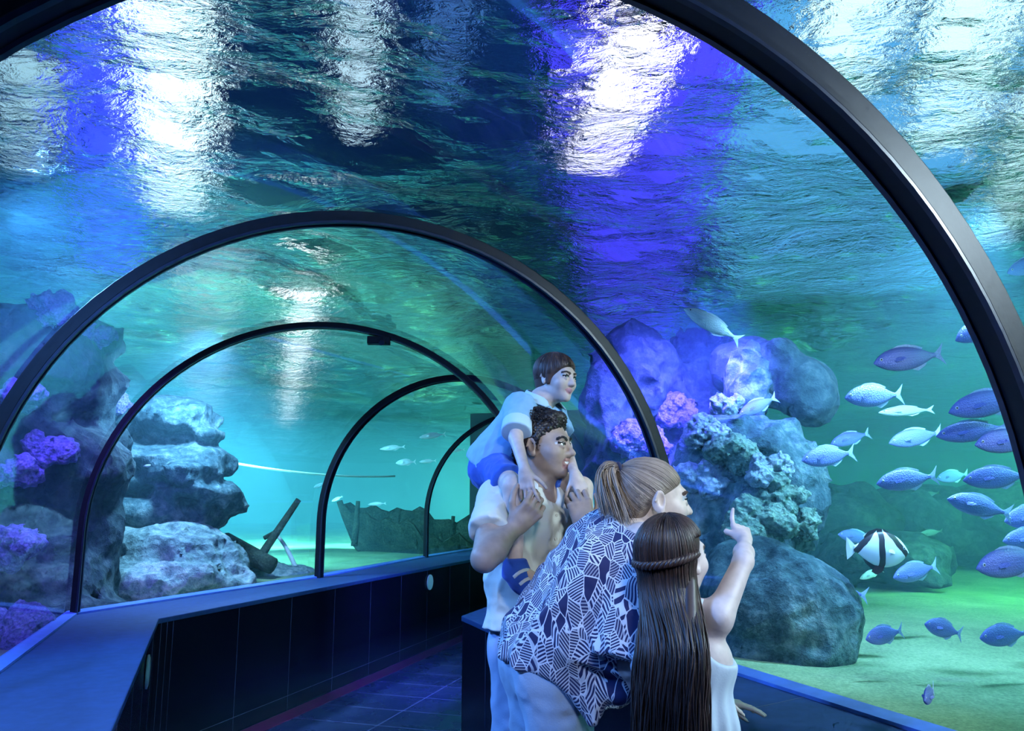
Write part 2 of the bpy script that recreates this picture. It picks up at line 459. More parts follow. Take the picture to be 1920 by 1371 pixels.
        Q = np.concatenate(Q); Q = Q[(Q >= 0).all(1)]
        return V, Q
def build_sdf(name, body, regions, mats, parent, base, disp=None, maxdisp=0.0, smooth_it=1):
    """one mesh out of several sampling boxes (lo, hi, step); faces of later boxes inside an earlier one are dropped"""
    Vs, Qs, done, off = [], [], [], 0
    for lo, hi, h in regions:
        V, Q = body.mesh(lo, hi, h, disp, maxdisp)
        if len(V) == 0: continue
        for _ in range(smooth_it):      # light Laplacian pass against stair steps
            s = np.zeros_like(V); c = np.zeros(len(V))
            for a, b in ((0, 1), (1, 2), (2, 3), (3, 0)):
                np.add.at(s, Q[:, a], V[Q[:, b]]); np.add.at(s, Q[:, b], V[Q[:, a]])
                np.add.at(c, Q[:, a], 1); np.add.at(c, Q[:, b], 1)
            V = V * .5 + .5 * s / np.maximum(c, 1)[:, None]
        for (l2, h2, hh) in done:
            cc = V[Q].mean(1); ins = ((cc > np.array(l2) + hh * 2) & (cc < np.array(h2) - hh * 2)).all(1); Q = Q[~ins]
        Vs.append(V); Qs.append(Q + off); off += len(V); done.append((lo, hi, h))
    V = np.concatenate(Vs); Q = np.concatenate(Qs)
    used = np.zeros(len(V), bool); used[Q.ravel()] = True; mp = np.cumsum(used) - 1; V = V[used]; Q = mp[Q]
    mi = None
    if isinstance(mats, (list, tuple)) and len(mats) > 1:
        M = np.concatenate([body.ev(V[i:i + 40000], mats=True)[1] for i in range(0, len(V), 40000)]); mi = M[Q].max(1) if False else M[Q[:, 0]]
    return mesh_np(name, V - np.array(base), Q, mats, mi, parent)
def frame(fwd, up=(0, 0, 1)):
    f = unit(fwd); r = unit(np.cross(f, up)); u = np.cross(r, f); return np.stack([r, f, u])   # rows: right, forward, up
# ------------------------------------------------------------------ anatomy
SKIN, LIP, EYE, IRIS, BROW, TEETH = range(6)
def add_head(B, c, fr, s=1.0, kind='man', smile=False):
    """c: centre of the head; fr rows right/forward/up; s = 1 for a head 0.225 m tall"""
    def P(x, y, z): return c + (x * fr[0] + y * fr[1] + z * fr[2]) * s
    E = lambda p, r, m=SKIN, k=.02, op=1, R=None: B.ell(P(*p), np.array(r) * s, fr if R is None else R @ fr, m, k * s, op)
    C = lambda a, b, ra, rb=None, m=SKIN, k=.015, op=1: B.cap(P(*a), P(*b), ra * s, None if rb is None else rb * s, m, k * s, op)
    child = kind in ('boy', 'girl')
    E((0, -.014, .032), (.075, .095, .081))
    E((0, .028, -.028), (.060 if not child else .060, .064, .076), k=.03)
    E((0, .038, -.072), (.046 if kind == 'man' else .036, .042, .032), k=.03)
    E((0, .073, -.094), (.018, .016, .014), k=.025)
    for q in (-1, 1):
        E((q * .038, .058, -.026), (.024, .026, .022), k=.03)
    C((-.034, .079, .022), (.034, .079, .022), .012 if kind == 'man' else .009, k=.025)
    for q in (-1, 1):
        C((q * .030, .100, .004), (q * .036, .098, .004), .011, m=SKIN, k=.016, op=-1)
    # nose
    nl = .112 if not child else .106
    C((0, .086, .012), (0, nl, -.026), .0075, .0105, k=.014)
    for q in (-1, 1): C((q * .009, .098, -.030), (q * .009, .098, -.030), .0085, k=.010)
    # eyes
    for q in (-1, 1):
        B.sph(P(q * .031, .0785, .003), .0125 * s, EYE, .002)
        B.sph(P(q * .0335, .0862, .002), .0062 * s, IRIS, .001)
        C((q * .019, .0865, .004), (q * .031, .0915, .0105), .0020, .0024, m=IRIS, k=.003)
        C((q * .031, .0915, .0105), (q * .045, .0830, .005), .0024, .0018, m=IRIS, k=.003)
        C((q * .020, .0855, -.002), (q * .032, .0895, -.0065), .003, m=SKIN, k=.006)
        C((q * .032, .0895, -.0065), (q * .044, .082, -.001), .003, m=SKIN, k=.006)
        br = .0034 if kind == 'man' else .0018
        C((q * .016, .0935, .021), (q * .034, .0925, .0275), br, br, m=BROW, k=.004)
        C((q * .034, .0925, .0275), (q * .050, .0795, .022), br, br * .6, m=BROW, k=.004)
    # mouth
    if smile:
        for q in (-1, 1):
            C((0, .0935, -.0495), (q * .016, .0890, -.0485), .005, .0045, m=LIP, k=.004)
            C((q * .016, .0890, -.0485), (q * .028, .0765, -.0430), .0045, .003, m=LIP, k=.004)
            C((0, .0885, -.0690), (q * .016, .0850, -.0655), .0058, .005, m=LIP, k=.004)
            C((q * .016, .0850, -.0655), (q * .028, .0765, -.0440), .005, .003, m=LIP, k=.004)
            C((0, .0885, -.058), (q * .020, .0815, -.0545), .0065, .004, m=TEETH, k=.002)
            C((q * .020, .094, -.030), (q * .036, .074, -.050), .004, m=SKIN, k=.012)
    else:
        for q in (-1, 1):
            C((0, .0950, -.0530), (q * .020, .0830, -.0560), .0052, .0028, m=LIP, k=.004)
            C((0, .0930, -.0625), (q * .019, .0820, -.0575), .0062, .003, m=LIP, k=.004)
    # ears
    for q in (-1, 1):
        a = .35 * q
        R = np.array([[cos(a), -sin(a), 0], [sin(a), cos(a), 0], [0, 0, 1]])
        E((q * .0775, -.010, -.004), (.0085, .0190, .031), k=.006, R=R)
        E((q * .0870, -.004, -.001), (.0070, .0105, .019), k=.005, op=-1, R=R)
        B.sph(P(q * .0785, -.002, -.030), .0085 * s, SKIN, .008 * s)
        C((q * .0845, -.016, .020), (q * .0860, -.024, -.004), .0035, .0035, k=.004)
    return P
def add_hand(B, wrist, d, n, thumb, s=1.0, curl=(.5, .5, .5, .5), tcurl=.4, spread=.08, lens=None, k=.006):
    """wrist position, direction of the palm, palm normal, thumb = +1 / -1 side along cross(d, n)"""
    d = unit(d); n = unit(n - np.dot(n, d) * d); sd = np.cross(d, n) * thumb
    pl = .088 * s
    for i, t in enumerate((-.030, -.010, .010, .030)):
        B.cap(wrist + d * .012 * s + sd * t * .7 * s, wrist + d * pl * .93 + sd * t * s, .0135 * s, .0115 * s, SKIN, .012 * s)
    B.cap(wrist - d * .01 * s, wrist + d * .03 * s, .023 * s, .022 * s, SKIN, .02 * s)
    B.ell(wrist + d * .035 * s + sd * .022 * s + n * .010 * s, np.array([.030, .018, .016]) * s, np.stack([d, sd, np.cross(d, sd)]), SKIN, .012 * s)
    L = lens or ((.043, .026, .022), (.046, .029, .023), (.042, .027, .022), (.033, .020, .019))
    rad = (.0092, .0095, .0090, .0080)
    for i, t in enumerate((.030, .010, -.010, -.030)):
        p = wrist + d * pl * (.97 if i in (1, 2) else .92) + sd * t * s
        a = 0.0; fd = unit(d + sd * t / .03 * spread); r = rad[i] * s
        for j in range(3):
            a += curl[i] * (.8, 1.15, .75)[j]
            q = p + (fd * cos(a) + n * sin(a)) * L[i][j] * s
            r2 = r * (.93, .90, .82)[j]
            B.cap(p, q, r, r2, SKIN, k * s if j == 0 else .003 * s); p = q; r = r2
    p = wrist + d * .026 * s + sd * .028 * s + n * .006 * s
    td = unit(d * .62 + sd * .70 + n * .30)
    for j, l in enumerate((.040, .032, .026)):
        q = p + td * l * s
        B.cap(p, q, (.0125, .0105, .0095)[j] * s, (.0108, .0098, .0075)[j] * s, SKIN, .008 * s if j == 0 else .003 * s)
        p = q; td = unit(td * cos(tcurl) + unit(d * .55 - sd * .75 + n * .45) * sin(tcurl))
def strands(name, lines, rad, mat, parent, base, n=5):
    """a bundle of tapered tubes as one mesh"""
    AV, AQ = [], []; off = 0
    for pts in lines:
        pts = np.asarray(pts, float); m = len(pts)
        t = np.gradient(pts, axis=0); t /= np.linalg.norm(t, axis=1)[:, None] + 1e-9
        ref = np.array([.31, .72, .62]); a = np.cross(t, ref); a /= np.linalg.norm(a, axis=1)[:, None] + 1e-9; b = np.cross(t, a)
        r = rad * np.clip(np.minimum(np.linspace(.35, 2.2, m), np.linspace(2.2, .2, m)), .15, 1.0)
        an = np.arange(n) * 2 * pi / n
        V = pts[:, None] + r[:, None, None] * (np.cos(an)[None, :, None] * a[:, None] + np.sin(an)[None, :, None] * b[:, None])
        i = np.arange(m - 1)[:, None] * n; k = np.arange(n)[None]; k2 = (k + 1) % n
        Q = np.stack([i + k, i + k2, i + n + k2, i + n + k], -1).reshape(-1, 4)
        AV.append(V.reshape(-1, 3)); AQ.append(Q + off); off += m * n
    return mesh_np(name, np.concatenate(AV) - np.array(base), np.concatenate(AQ), mat, None, parent)
# materials of people
def mat_skin(name, col, lip=False):
    m, nt, out = new_mat(name)
    tc = nd(nt, 'ShaderNodeTexCoord'); nz = nd(nt, 'ShaderNodeTexNoise', {'Vector': (tc, 'Object'), 'Scale': 40.0, 'Detail': 3.0})
    r = ramp(nt, nz, [(.3, tuple(c * .9 for c in col)), (.7, tuple(min(1, c * 1.07) for c in col))])
    p = nd(nt, 'ShaderNodeBsdfPrincipled', {'Base Color': r, 'Roughness': .48, 'Specular IOR Level': .4})
    b = nd(nt, 'ShaderNodeBump', {'Strength': .06, 'Distance': .002, 'Height': nz}); nt.links.new(b.outputs[0], p.inputs['Normal'])
    nt.links.new(p.outputs[0], out.inputs[0]); return m
M_eye = mat_simple('eye_white', (.50, .50, .52), .25); M_iris = mat_simple('iris', (.012, .010, .010), .2)
M_teeth = mat_simple('teeth', (.80, .80, .78), .3)
M_brow_d = mat_simple('dark_brow', (.014, .010, .010), .8); M_brow_b = mat_simple('brown_brow', (.07, .04, .03), .8)
def skinset(skin, lip, brow): return [skin, lip, M_eye, M_iris, brow, M_teeth]
S_man = skinset(mat_skin('skin_man', (.42, .29, .23)), mat_skin('lip_man', (.36, .18, .16)), M_brow_d)
S_boy = skinset(mat_skin('skin_boy', (.66, .50, .44)), mat_skin('lip_boy', (.55, .26, .26)), M_brow_b)
S_wom = skinset(mat_skin('skin_woman', (.66, .52, .46)), mat_skin('lip_woman', (.55, .25, .25)), M_brow_b)
S_girl = skinset(mat_skin('skin_girl', (.72, .58, .54)), mat_skin('lip_girl', (.58, .3, .3)), M_brow_b)
def mat_hair(name, c1, c2, rough=.42):
    m, nt, out = new_mat(name)
    tc = nd(nt, 'ShaderNodeTexCoord'); g = nd(nt, 'ShaderNodeNewGeometry')
    nz = nd(nt, 'ShaderNodeTexNoise', {'Vector': (tc, 'Object'), 'Scale': 25.0, 'Detail': 2.0})
    a = nd(nt, 'ShaderNodeMath', {0: (g, 'Random Per Island'), 1: nz}, operation='ADD'); h = nd(nt, 'ShaderNodeMath', {0: a, 1: .5}, operation='MULTIPLY')
    r = ramp(nt, h, [(.2, c1), (.8, c2)])
    p = nd(nt, 'ShaderNodeBsdfPrincipled', {'Base Color': r, 'Roughness': rough, 'Specular IOR Level': .5}); nt.links.new(p.outputs[0], out.inputs[0]); return m
def mat_cloth(name, col, bump=.15, scale=220.0, rough=.85):
    m, nt, out = new_mat(name)
    tc = nd(nt, 'ShaderNodeTexCoord')
    w = nd(nt, 'ShaderNodeTexNoise', {'Vector': (tc, 'Object'), 'Scale': scale, 'Detail': 2.0}); n2 = nd(nt, 'ShaderNodeTexNoise', {'Vector': (tc, 'Object'), 'Scale': 6.0, 'Detail': 4.0})
    r = ramp(nt, n2, [(.3, tuple(c * .9 for c in col)), (.7, tuple(min(1, c * 1.06) for c in col))])
    p = nd(nt, 'ShaderNodeBsdfPrincipled', {'Base Color': r, 'Roughness': rough, 'Specular IOR Level': .2, 'Sheen Weight': .15})
    b = nd(nt, 'ShaderNodeBump', {'Strength': bump, 'Distance': .002, 'Height': w}); nt.links.new(b.outputs[0], p.inputs['Normal'])
    nt.links.new(p.outputs[0], out.inputs[0]); return m
def folds(scale, amp, dirv=None, squash=1.0):
    def f(P):
        Q = P * scale
        if dirv is not None:
            dd = unit(dirv); t = Q @ dd; Q = Q - np.outer(t, dd) * (1 - squash)
        n = nfbm(Q, 3)
        return amp * (np.abs(n) - .35)
    return f
def bbox(pts, pad):
    p = np.array(pts); return p.min(0) - pad, p.max(0) + pad
# ------------------------------------------------------------------ tank: sand, walls, water
SURF = 3.02
M_sand, nt, out = new_mat('sand')
tc = nd(nt, 'ShaderNodeTexCoord')
n1 = nd(nt, 'ShaderNodeTexNoise', {'Vector': (tc, 'Object'), 'Scale': 1.2, 'Detail': 6.0, 'Roughness': .7})
n2 = nd(nt, 'ShaderNodeTexNoise', {'Vector': (tc, 'Object'), 'Scale': 60.0, 'Detail': 4.0, 'Roughness': .8})
ad = nd(nt, 'ShaderNodeMath', {0: n1, 1: n2}, operation='ADD'); hf = nd(nt, 'ShaderNodeMath', {0: ad, 1: .5}, operation='MULTIPLY')
r = ramp(nt, hf, [(.38, (.11, .18, .09)), (.52, (.24, .35, .18)), (.66, (.40, .50, .28))])
p = nd(nt, 'ShaderNodeBsdfPrincipled', {'Base Color': r, 'Roughness': .95, 'Specular IOR Level': .1})
b = nd(nt, 'ShaderNodeBump', {'Strength': .5, 'Distance': .02, 'Height': hf}); nt.links.new(b.outputs[0], p.inputs['Normal'])
nt.links.new(p.outputs[0], out.inputs[0])
XA, XB, YA, YB = -10.5, 21.0, -5.5, 30.0
def fbm(x, y, z, o=5):
    return noise.fractal(Vector((x, y, z)), 1.0, 2.0, o)
# the sand lies outside the tunnel: two sheets meeting the glass feet
def sand_z(x, y): return .74 + .06 * fbm(x * .5, y * .5, 3.1, 3)
idx = [1, 3, 5, 6, 7, 8, 9]
def strip_sheet(name, side, far):
    fr = [foot(ST[k], side, .0) for k in idx]
    fr = [np.array([fr[0][0], YA])] + fr + [np.array([fr[-1][0] + .3, YB])]
    # resample along
    P = []
    for a, b_ in zip(fr[:-1], fr[1:]):
        n = max(2, int(np.linalg.norm(b_ - a) / .35))
        for i in range(n): P.append(a + (b_ - a) * i / n)
    P.append(fr[-1])
    V = []; m = 46
    for q in P:
        for j in range(m):
            w = (j / (m - 1)) ** 1.6
            x = q[0] * (1 - w) + far * w; y = q[1]
            z = sand_z(x, y)
            V.append((x, y, z))
    o = mesh_obj(name, V, grid_faces(len(P), m), M_sand, smooth=True)
    tag(o, kind='stuff'); return o
o = strip_sheet('sand_bed', -1, XA); tag(o, 'pale sand bed on the tank floor left of the tunnel', 'sand')
o = strip_sheet('sand_bed', 1, XB); tag(o, 'green lit sand bed on the tank floor right of the tunnel', 'sand')
# tank walls
M_tank, nt, out = new_mat('tank_wall_paint')
tc = nd(nt, 'ShaderNodeTexCoord')
n1 = nd(nt, 'ShaderNodeTexNoise', {'Vector': (tc, 'Object'), 'Scale': .5, 'Detail': 6.0, 'Roughness': .6})
r = ramp(nt, n1, [(.3, (.05, .20, .20)), (.7, (.12, .36, .34))])
p = nd(nt, 'ShaderNodeBsdfPrincipled', {'Base Color': r, 'Roughness': .9, 'Specular IOR Level': .1}); nt.links.new(p.outputs[0], out.inputs[0])
for nm, (x0, x1, y0, y1) in {'wall_left': (XA - .3, XA, YA, YB), 'wall_right': (XB, XB + .3, YA, YB), 'wall_back': (XA - .3, XB + .3, YB, YB + .3), 'wall_front': (XA - .3, XB + .3, YA - .3, YA)}.items():
    v, f = box_vf(x0, x1, y0, y1, 0, 8.0); o = mesh_obj(nm, v, f, M_tank); o['kind'] = 'structure'
M_ceil = mat_simple('dark_ceiling', (.01, .015, .05), .9)
v, f = box_vf(XA - .3, XB + .3, YA - .3, YB + .3, 8.0, 8.2); o = mesh_obj('ceiling', v, f, M_ceil); o['kind'] = 'structure'

# water body: outer box minus the tunnel
def tunnel_shell():
    V = []; 
    sel = ST[1:]
    for st in sel:
        rg = arch_ring(st, -.03)
        V += [(rg[0][0], rg[0][1], .3)] + list(rg) + [(rg[-1][0], rg[-1][1], .3)]
    n = NP + 2
    Fc = grid_faces(len(sel), n, False, True)
    Fc += [tuple(reversed(range(n))), tuple(range((len(sel) - 1) * n, len(sel) * n))]
    return V, Fc
V, Fc = tunnel_shell(); 
bv, bf = box_vf(XA - .05, XB + .05, YA - .05, YB + .05, .55, SURF - .02)
bf = [tuple(i + len(V) for i in q) for q in bf]
M_vol, nt, out = new_mat('tank_water')
vs = nd(nt, 'ShaderNodeVolumeScatter', {'Color': rgb(.30, .73, .93), 'Density': .060, 'Anisotropy': .2})
va = nd(nt, 'ShaderNodeVolumeAbsorption', {'Color': rgb(.10, .73, .85), 'Density': .055})
av = nd(nt, 'ShaderNodeAddShader', {0: vs, 1: va}); nt.links.new(av.outputs[0], out.inputs['Volume'])
me_o = mesh_obj('tank_water', V + bv, Fc + bf, M_vol)
bm = bmesh.new(); bm.from_mesh(me_o.data); bm.verts.index_update(); bmesh.ops.recalc_face_normals(bm, faces=bm.faces)
# the cavity of the tunnel is turned inside out, so that the air in it stays clear
ctr = Vector((*ST[5][0], 1.5))
shell = [q for q in bm.faces if all(vv_.index < len(V) for vv_ in q.verts)]
big = max(shell, key=lambda q: q.calc_area())
j = min(shell, key=lambda q: (q.calc_center_median() - Vector((ctr.x, ctr.y, 2.65))).length)
if j.normal.z > 0: bmesh.ops.reverse_faces(bm, faces=shell)
bm.to_mesh(me_o.data); bm.free()
tag(me_o, 'clear blue green tank water around the tunnel', 'water', kind='stuff')

# water surface seen from below
M_surf, nt, out = new_mat('water_surface')
tc = nd(nt, 'ShaderNodeTexCoord')
mpv = nd(nt, 'ShaderNodeMapping', {'Vector': (tc, 'Object'), 'Rotation': (0, 0, .35), 'Scale': (1.0, 1.5, 1.0)})
w1 = nd(nt, 'ShaderNodeTexNoise', {'Vector': mpv, 'Scale': 3.2, 'Detail': 5.0, 'Roughness': .55, 'Distortion': .8})
w2 = nd(nt, 'ShaderNodeTexNoise', {'Vector': mpv, 'Scale': 19.0, 'Detail': 4.0, 'Roughness': .65, 'Distortion': .5})
w0 = nd(nt, 'ShaderNodeTexNoise', {'Vector': mpv, 'Scale': .9, 'Detail': 2.0, 'Distortion': .6})
wz = nd(nt, 'ShaderNodeMath', {0: w0, 1: 1.1}, operation='MULTIPLY')
wm = nd(nt, 'ShaderNodeMath', {0: w2, 1: .42}, operation='MULTIPLY')
wy = nd(nt, 'ShaderNodeMath', {0: w1, 1: wm}, operation='ADD')
wa = nd(nt, 'ShaderNodeMath', {0: wy, 1: wz}, operation='ADD')
bp = nd(nt, 'ShaderNodeBump', {'Strength': 1.0, 'Distance': .20, 'Height': wa})
gs = nd(nt, 'ShaderNodeBsdfGlass', {'Color': rgb(.95, 1, 1), 'Roughness': 0.0, 'IOR': 1.032, 'Normal': bp}); nt.links.new(gs.outputs[0], out.inputs[0])
def waves():
    xs = np.linspace(XA, XB, 560); ys = np.linspace(YA, YB, 620)
    X, Y = np.meshgrid(xs, ys, indexing='ij'); X = X.ravel(); Y = Y.ravel()
    c, s_ = cos(.35), sin(.35); U = (X * c + Y * s_); Vv = (-X * s_ + Y * c) * 1.35
    def fb(k, sd, o): return nfbm(np.stack([U * k + sd, Vv * k, np.full_like(U, sd)], 1), o)
    h = .060 * fb(.7, 3.3, 2) + .045 * fb(1.7, 8.1, 2) + .016 * fb(4.2, 1.7, 2)
    V = np.stack([X, Y, SURF + h], 1)
    i = np.arange(559)[:, None] * 620; j = np.arange(619)[None]
    Q = np.stack([i + j, i + 620 + j, i + 621 + j, i + j + 1], -1).reshape(-1, 4)
    return mesh_np('water_surface', V, Q, M_surf)
o = waves()
tag(o, 'rippling water surface over the tunnel seen from below', 'water surface', kind='stuff')

# ------------------------------------------------------------------ lamps over the tank (seen through the surface) and unseen ones added in the tank
CZ = 6.2
IORS = 1.032
def through(u, v, Z):
    """where the sight line through (u, v) arrives at height Z after leaving the water surface"""
    P = WZ(u, v, SURF); d = (P - Vector((0, 0, CAMZ))).normalized()
    ch = min(.999, sqrt(d.x ** 2 + d.y ** 2) * IORS); h = Vector((d.x, d.y, 0)).normalized()
    return P + h * ((Z - SURF) * ch / sqrt(1 - ch * ch)) + Vector((0, 0, Z - SURF))
def panel(u0, v0, u1, v1, w, col, s, label, Z=4.3):
    a = through(u0, v0, Z); b_ = through(u1, v1, Z); c = (a + b_) / 2; d = b_ - a; l = d.length
    r = empty('ceiling_floodlight', c, label, 'lamp', 'floodlights hanging over the tank'); r.rotation_euler = (0, 0, -math.atan2(d.x, d.y))
    vv, ff = box_vf(-w/2, w/2, -l/2, l/2, -.02, 0); mesh_obj('lamp_panel', vv, ff, mat_emit('lamp', col, s), r)
    vv, ff = box_vf(-w/2 - .05, w/2 + .05, -l/2 - .05, l/2 + .05, 0.001, .12); mesh_obj('housing', vv, ff, M_black, r)
    return r
panel(310, -60, 330, 330, .50, (.70, .92, 1.0), 2.6, 'long white floodlight seen through the ripples at the upper left')
panel(205, -60, 215, 400, .65, (.04, .06, 1.0), 2.0, 'violet floodlight beside the long white one at the upper left', 4.5)
panel(60, 60, 40, 250, .40, (.5, .85, 1.0), 1.0, 'pale floodlight glinting at the upper left corner', 4.4)
panel(675, -40, 668, 210, .22, (.6, .85, 1.0), 1.2, 'slim pale floodlight glinting left of the top centre')
panel(860, -40, 820, 150, .22, (.10, .28, .75), .6, 'dim blue floodlight at the top centre', 4.5)
panel(1225, 30, 1110, 270, .45, (.85, .80, 1.0), 2.8, 'white violet floodlight glinting right of the top centre')
panel(1215, 0, 1175, 540, 1.5, (.06, .05, .9), 1.5, 'violet floodlight, widened for haze, around the bright one right of the top centre', 4.7)  # lamp widened so that its glow stands in for violet haze
panel(1640, -80, 1560, 150, .45, (.60, .90, 1.0), 1.6, 'cyan white floodlight glinting at the upper right, beside the nearest arch')
panel(1850, -80, 1760, 220, .50, (.60, .92, 1.0), 1.6, 'cyan white floodlight glinting in the upper right corner')
panel(1980, 100, 1860, 360, .40, (.60, .92, 1.0), 1.2, 'cyan white floodlight glinting at the right edge, high up')
panel(1680, -100, 1560, 430, 3.6, (.07, .30, .60), 1.5, 'added wide blue glow panel over the right tank', 5.2)  # glowing panel added to give the ripples their base blue
panel(578, 455, 545, 560, .35, (.9, .95, 1.0), 3.0, 'far white floodlight glinting above the third arch', 4.0)
panel(400, 390, 395, 540, .8, (.6, .85, .95), .7, 'far pale floodlight glinting through the second arch', 4.0)
panel(300, 395, 330, 560, 3.2, (.10, .42, .58), 1.0, 'added wide turquoise glow panel far over the left tank', 5.2)  # added panel, its glow stands in for turquoise light in the water surface
panel(760, 430, 800, 570, 3.0, (.08, .34, .30), .55, 'added wide green glow panel far over the tunnel bend', 5.2)  # added panel, its glow stands in for green light in the surface
def spot(loc, aim, energy, col, size=70, blend=.8, radius=.3):  # unseen lamp added under the water surface to light tank and people
    L = bpy.data.lights.new('added_tank_spot', 'SPOT'); L.energy = energy; L.color = col; L.spot_size = radians(size); L.spot_blend = blend; L.shadow_soft_size = radius
    o = bpy.data.objects.new('added_tank_spot', L); COL.objects.link(o); o.location = loc
    o.rotation_euler = (Vector(aim) - Vector(loc)).to_track_quat('-Z', 'Y').to_euler(); return o
def area(loc, aim, energy, col, sx=1.5, sy=1.5, spread=180):  # unseen lamp added to brighten the water haze, walls and hall
    L = bpy.data.lights.new('added_tank_flood', 'AREA'); L.energy = energy; L.color = col; L.shape = 'RECTANGLE'; L.size = sx; L.size_y = sy; L.spread = radians(spread)
    o = bpy.data.objects.new('added_tank_flood', L); COL.objects.link(o); o.location = loc
    o.rotation_euler = (Vector(aim) - Vector(loc)).to_track_quat('-Z', 'Y').to_euler(); return o
ZL = 2.9
# right tank: added green far lamps turned away from the tunnel, blue white key added near the glass
area((5.0, 6.0, ZL), (5.2, 9.0, .4), 420, (.16, 1.0, .40), 3, 3)
area((9, 8.5, ZL), (9.4, 11.5, .4), 560, (.14, 1.0, .42), 4, 3)
area((7, 17, ZL), (7.6, 21, .9), 1200, (.12, .95, .42), 9, 5)
spot((3.1, .9, 2.85), (.3, 2.6, 1.3), 520, (.70, .88, 1.0), 62, .6, .25)
spot((4.2, 2.9, ZL), (3.4, 3.8, .9), 240, (.22, 1.0, .45), 130, .6, .12)
spot((2.3, 3.6, ZL), (2.0, 4.9, 1.2), 700, (.26, .58, 1.0), 110, .6, .12)
spot((2.7, 1.8, ZL), (3.4, 4.4, 1.0), 130, (.20, .42, 1.0), 100, .6, .12)
spot((.55, .0, 2.82), (.05, 2.72, 1.25), 170, (.86, .94, 1.0), 30, .7, .2)  # unseen fill added above the viewer to brighten the man's shirt
# lamps added for the left and far tank
area((-4.6, 9.6, ZL), (-5.0, 12.5, .6), 1300, (.18, .78, 1.0), 4, 3)
area((-3.6, 14.0, ZL), (-4.0, 18, .8), 2600, (.20, .92, .95), 7, 4)
area((1.5, 17, ZL), (1.5, 21, .8), 1700, (.30, 1.0, .55), 6, 4)
spot((-2.5, 6.4, ZL), (-3.2, 6.9, .6), 520, (.28, .62, 1.0), 140, .6, .12)
# blue fill lamps added along the crown to light the tunnel
spot((-1.9, 1.0, ZL), (-.2, 2.8, 1.0), 420, (.12, .34, 1.0), 100, .6, .15)
spot((-2.4, 3.6, ZL), (-.2, 3.0, 1.0), 420, (.14, .40, 1.0), 100, .6, .15)
spot((1.9, .2, ZL), (.2, 2.0, .6), 110, (.14, .34, 1.0), 110, .6, .15)
area((1, 10, 7.0), (1, 10.1, 8.0), 380, (.05, .17, 1.0), 14, 14)  # unseen uplight added to tint the hall ceiling blue
# violet spots
spot((1.0, 4.5, 2.82), (1.15, 6.0, 1.7), 700, (.10, .09, 1.0), 100)
spot((1.3, 4.7, 2.82), (1.05, 6.1, 1.7), 2400, (.11, .08, 1.0), 78)
spot((-2.6, 4.4, ZL), (-3.2, 5.6, 1.5), 300, (.18, .13, 1.0), 95)
spot((-2.7, 3.2, ZL), (-3.0, 4.6, .8), 260, (.22, .14, 1.0), 80)
wd = bpy.data.worlds.new('hall_air'); SC.world = wd; wd.use_nodes = True
wd.node_tree.nodes['Background'].inputs[0].default_value = (.01, .03, .12, 1); wd.node_tree.nodes['Background'].inputs[1].default_value = .3
# ------------------------------------------------------------------ the family
def onsurf(B, p, d, far=.4):
    """first point of the surface met from p + d*far coming back towards p"""
    t = np.linspace(far, -.05, 260); d = unit(d)
    P = np.array(p)[None] + t[:, None] * d; v = B.ev(P)
    i = np.argmax(v < 0); return P[i] if v[i] < 0 else np.array(p)
def ribbon(name, mid, side, width, thick, nrm, mat, parent, base, wob=0):
    """a thin strip along the points mid, lying on nrm"""
    mid = np.array(mid); V = []
    for i, p in enumerate(mid):
        s = unit(side if np.ndim(side) == 1 else side[i]); n = unit(nrm if np.ndim(nrm) == 1 else nrm[i]); w = width if np.isscalar(width) else width[i]
        V += [p - s * w / 2, p + s * w / 2, p + s * w / 2 + n * thick, p - s * w / 2 + n * thick]
    m = len(mid)
    Fc = grid_faces(m, 4, False, True) + [(3, 2, 1, 0), tuple((m - 1) * 4 + k for k in range(4))]
    o = mesh_obj(name, [v - np.array(base) for v in V], Fc, mat, parent, smooth=True)
    bm = bmesh.new(); bm.from_mesh(o.data); bmesh.ops.recalc_face_normals(bm, faces=bm.faces); bm.to_mesh(o.data); bm.free()
    mdf = o.modifiers.new('bevel', 'BEVEL'); mdf.width = thick * .4; mdf.segments = 2; mdf.limit_method = 'ANGLE'
    return o
def button(c, n, r, mat, parent, base):
    n = Vector(unit(n)); c = Vector(c - np.array(base))
    V, Fc = tube_mesh([c - n * .001, c + n * .0025], r, 12); o = mesh_obj('button', V, Fc, mat, parent); return o
def collar(B, N, s, f, u, r, tip, h, mat, parent, base, name='collar'):
    """shirt collar: two flaps meeting at the nape and falling open in front"""
    for q in (-1, 1):
        pts, sd, nr = [], [], []
        for i in range(15):
            a = pi * (1 - i / 14 * .80)           # nape -> front
            rad = r * (1 + .25 * (i / 14) ** 2)
            p = N + (s * q * sin(a) * rad * 1.05) + f * (-cos(a) * -1 * rad if False else cos(pi - a) * -rad)
            p = N + s * q * sin(a) * rad * 1.05 + f * cos(a) * rad + u * (.022 - .055 * (i / 14) ** 1.5)
            pts.append(p); o = unit(s * q * sin(a) + f * cos(a))
            nr.append(unit(o + u * .5)); sd.append(unit(u * 1.0 - o * .75))
        w = [h * (.75 + .5 * (i / 14)) for i in range(15)]; w[-1] = h * .55
        ribbon(name, pts, np.array(sd), w, .004, np.array(nr), mat, parent, base)
M_shirt = mat_cloth('cream_shirt', (.74, .73, .66)); M_btn = mat_simple('button', (.55, .52, .45), .4)
M_boyshirt = mat_cloth('pale_blue_shirt', (.27, .50, .78)); M_cuff = mat_cloth('shirt_cuff', (.52, .70, .82)); M_shorts = mat_cloth('blue_shorts', (.04, .12, .55))
M_shoe = mat_cloth('blue_canvas', (.03, .10, .50), .3, 300); M_strap = mat_simple('white_strap', (.6, .65, .75), .6)
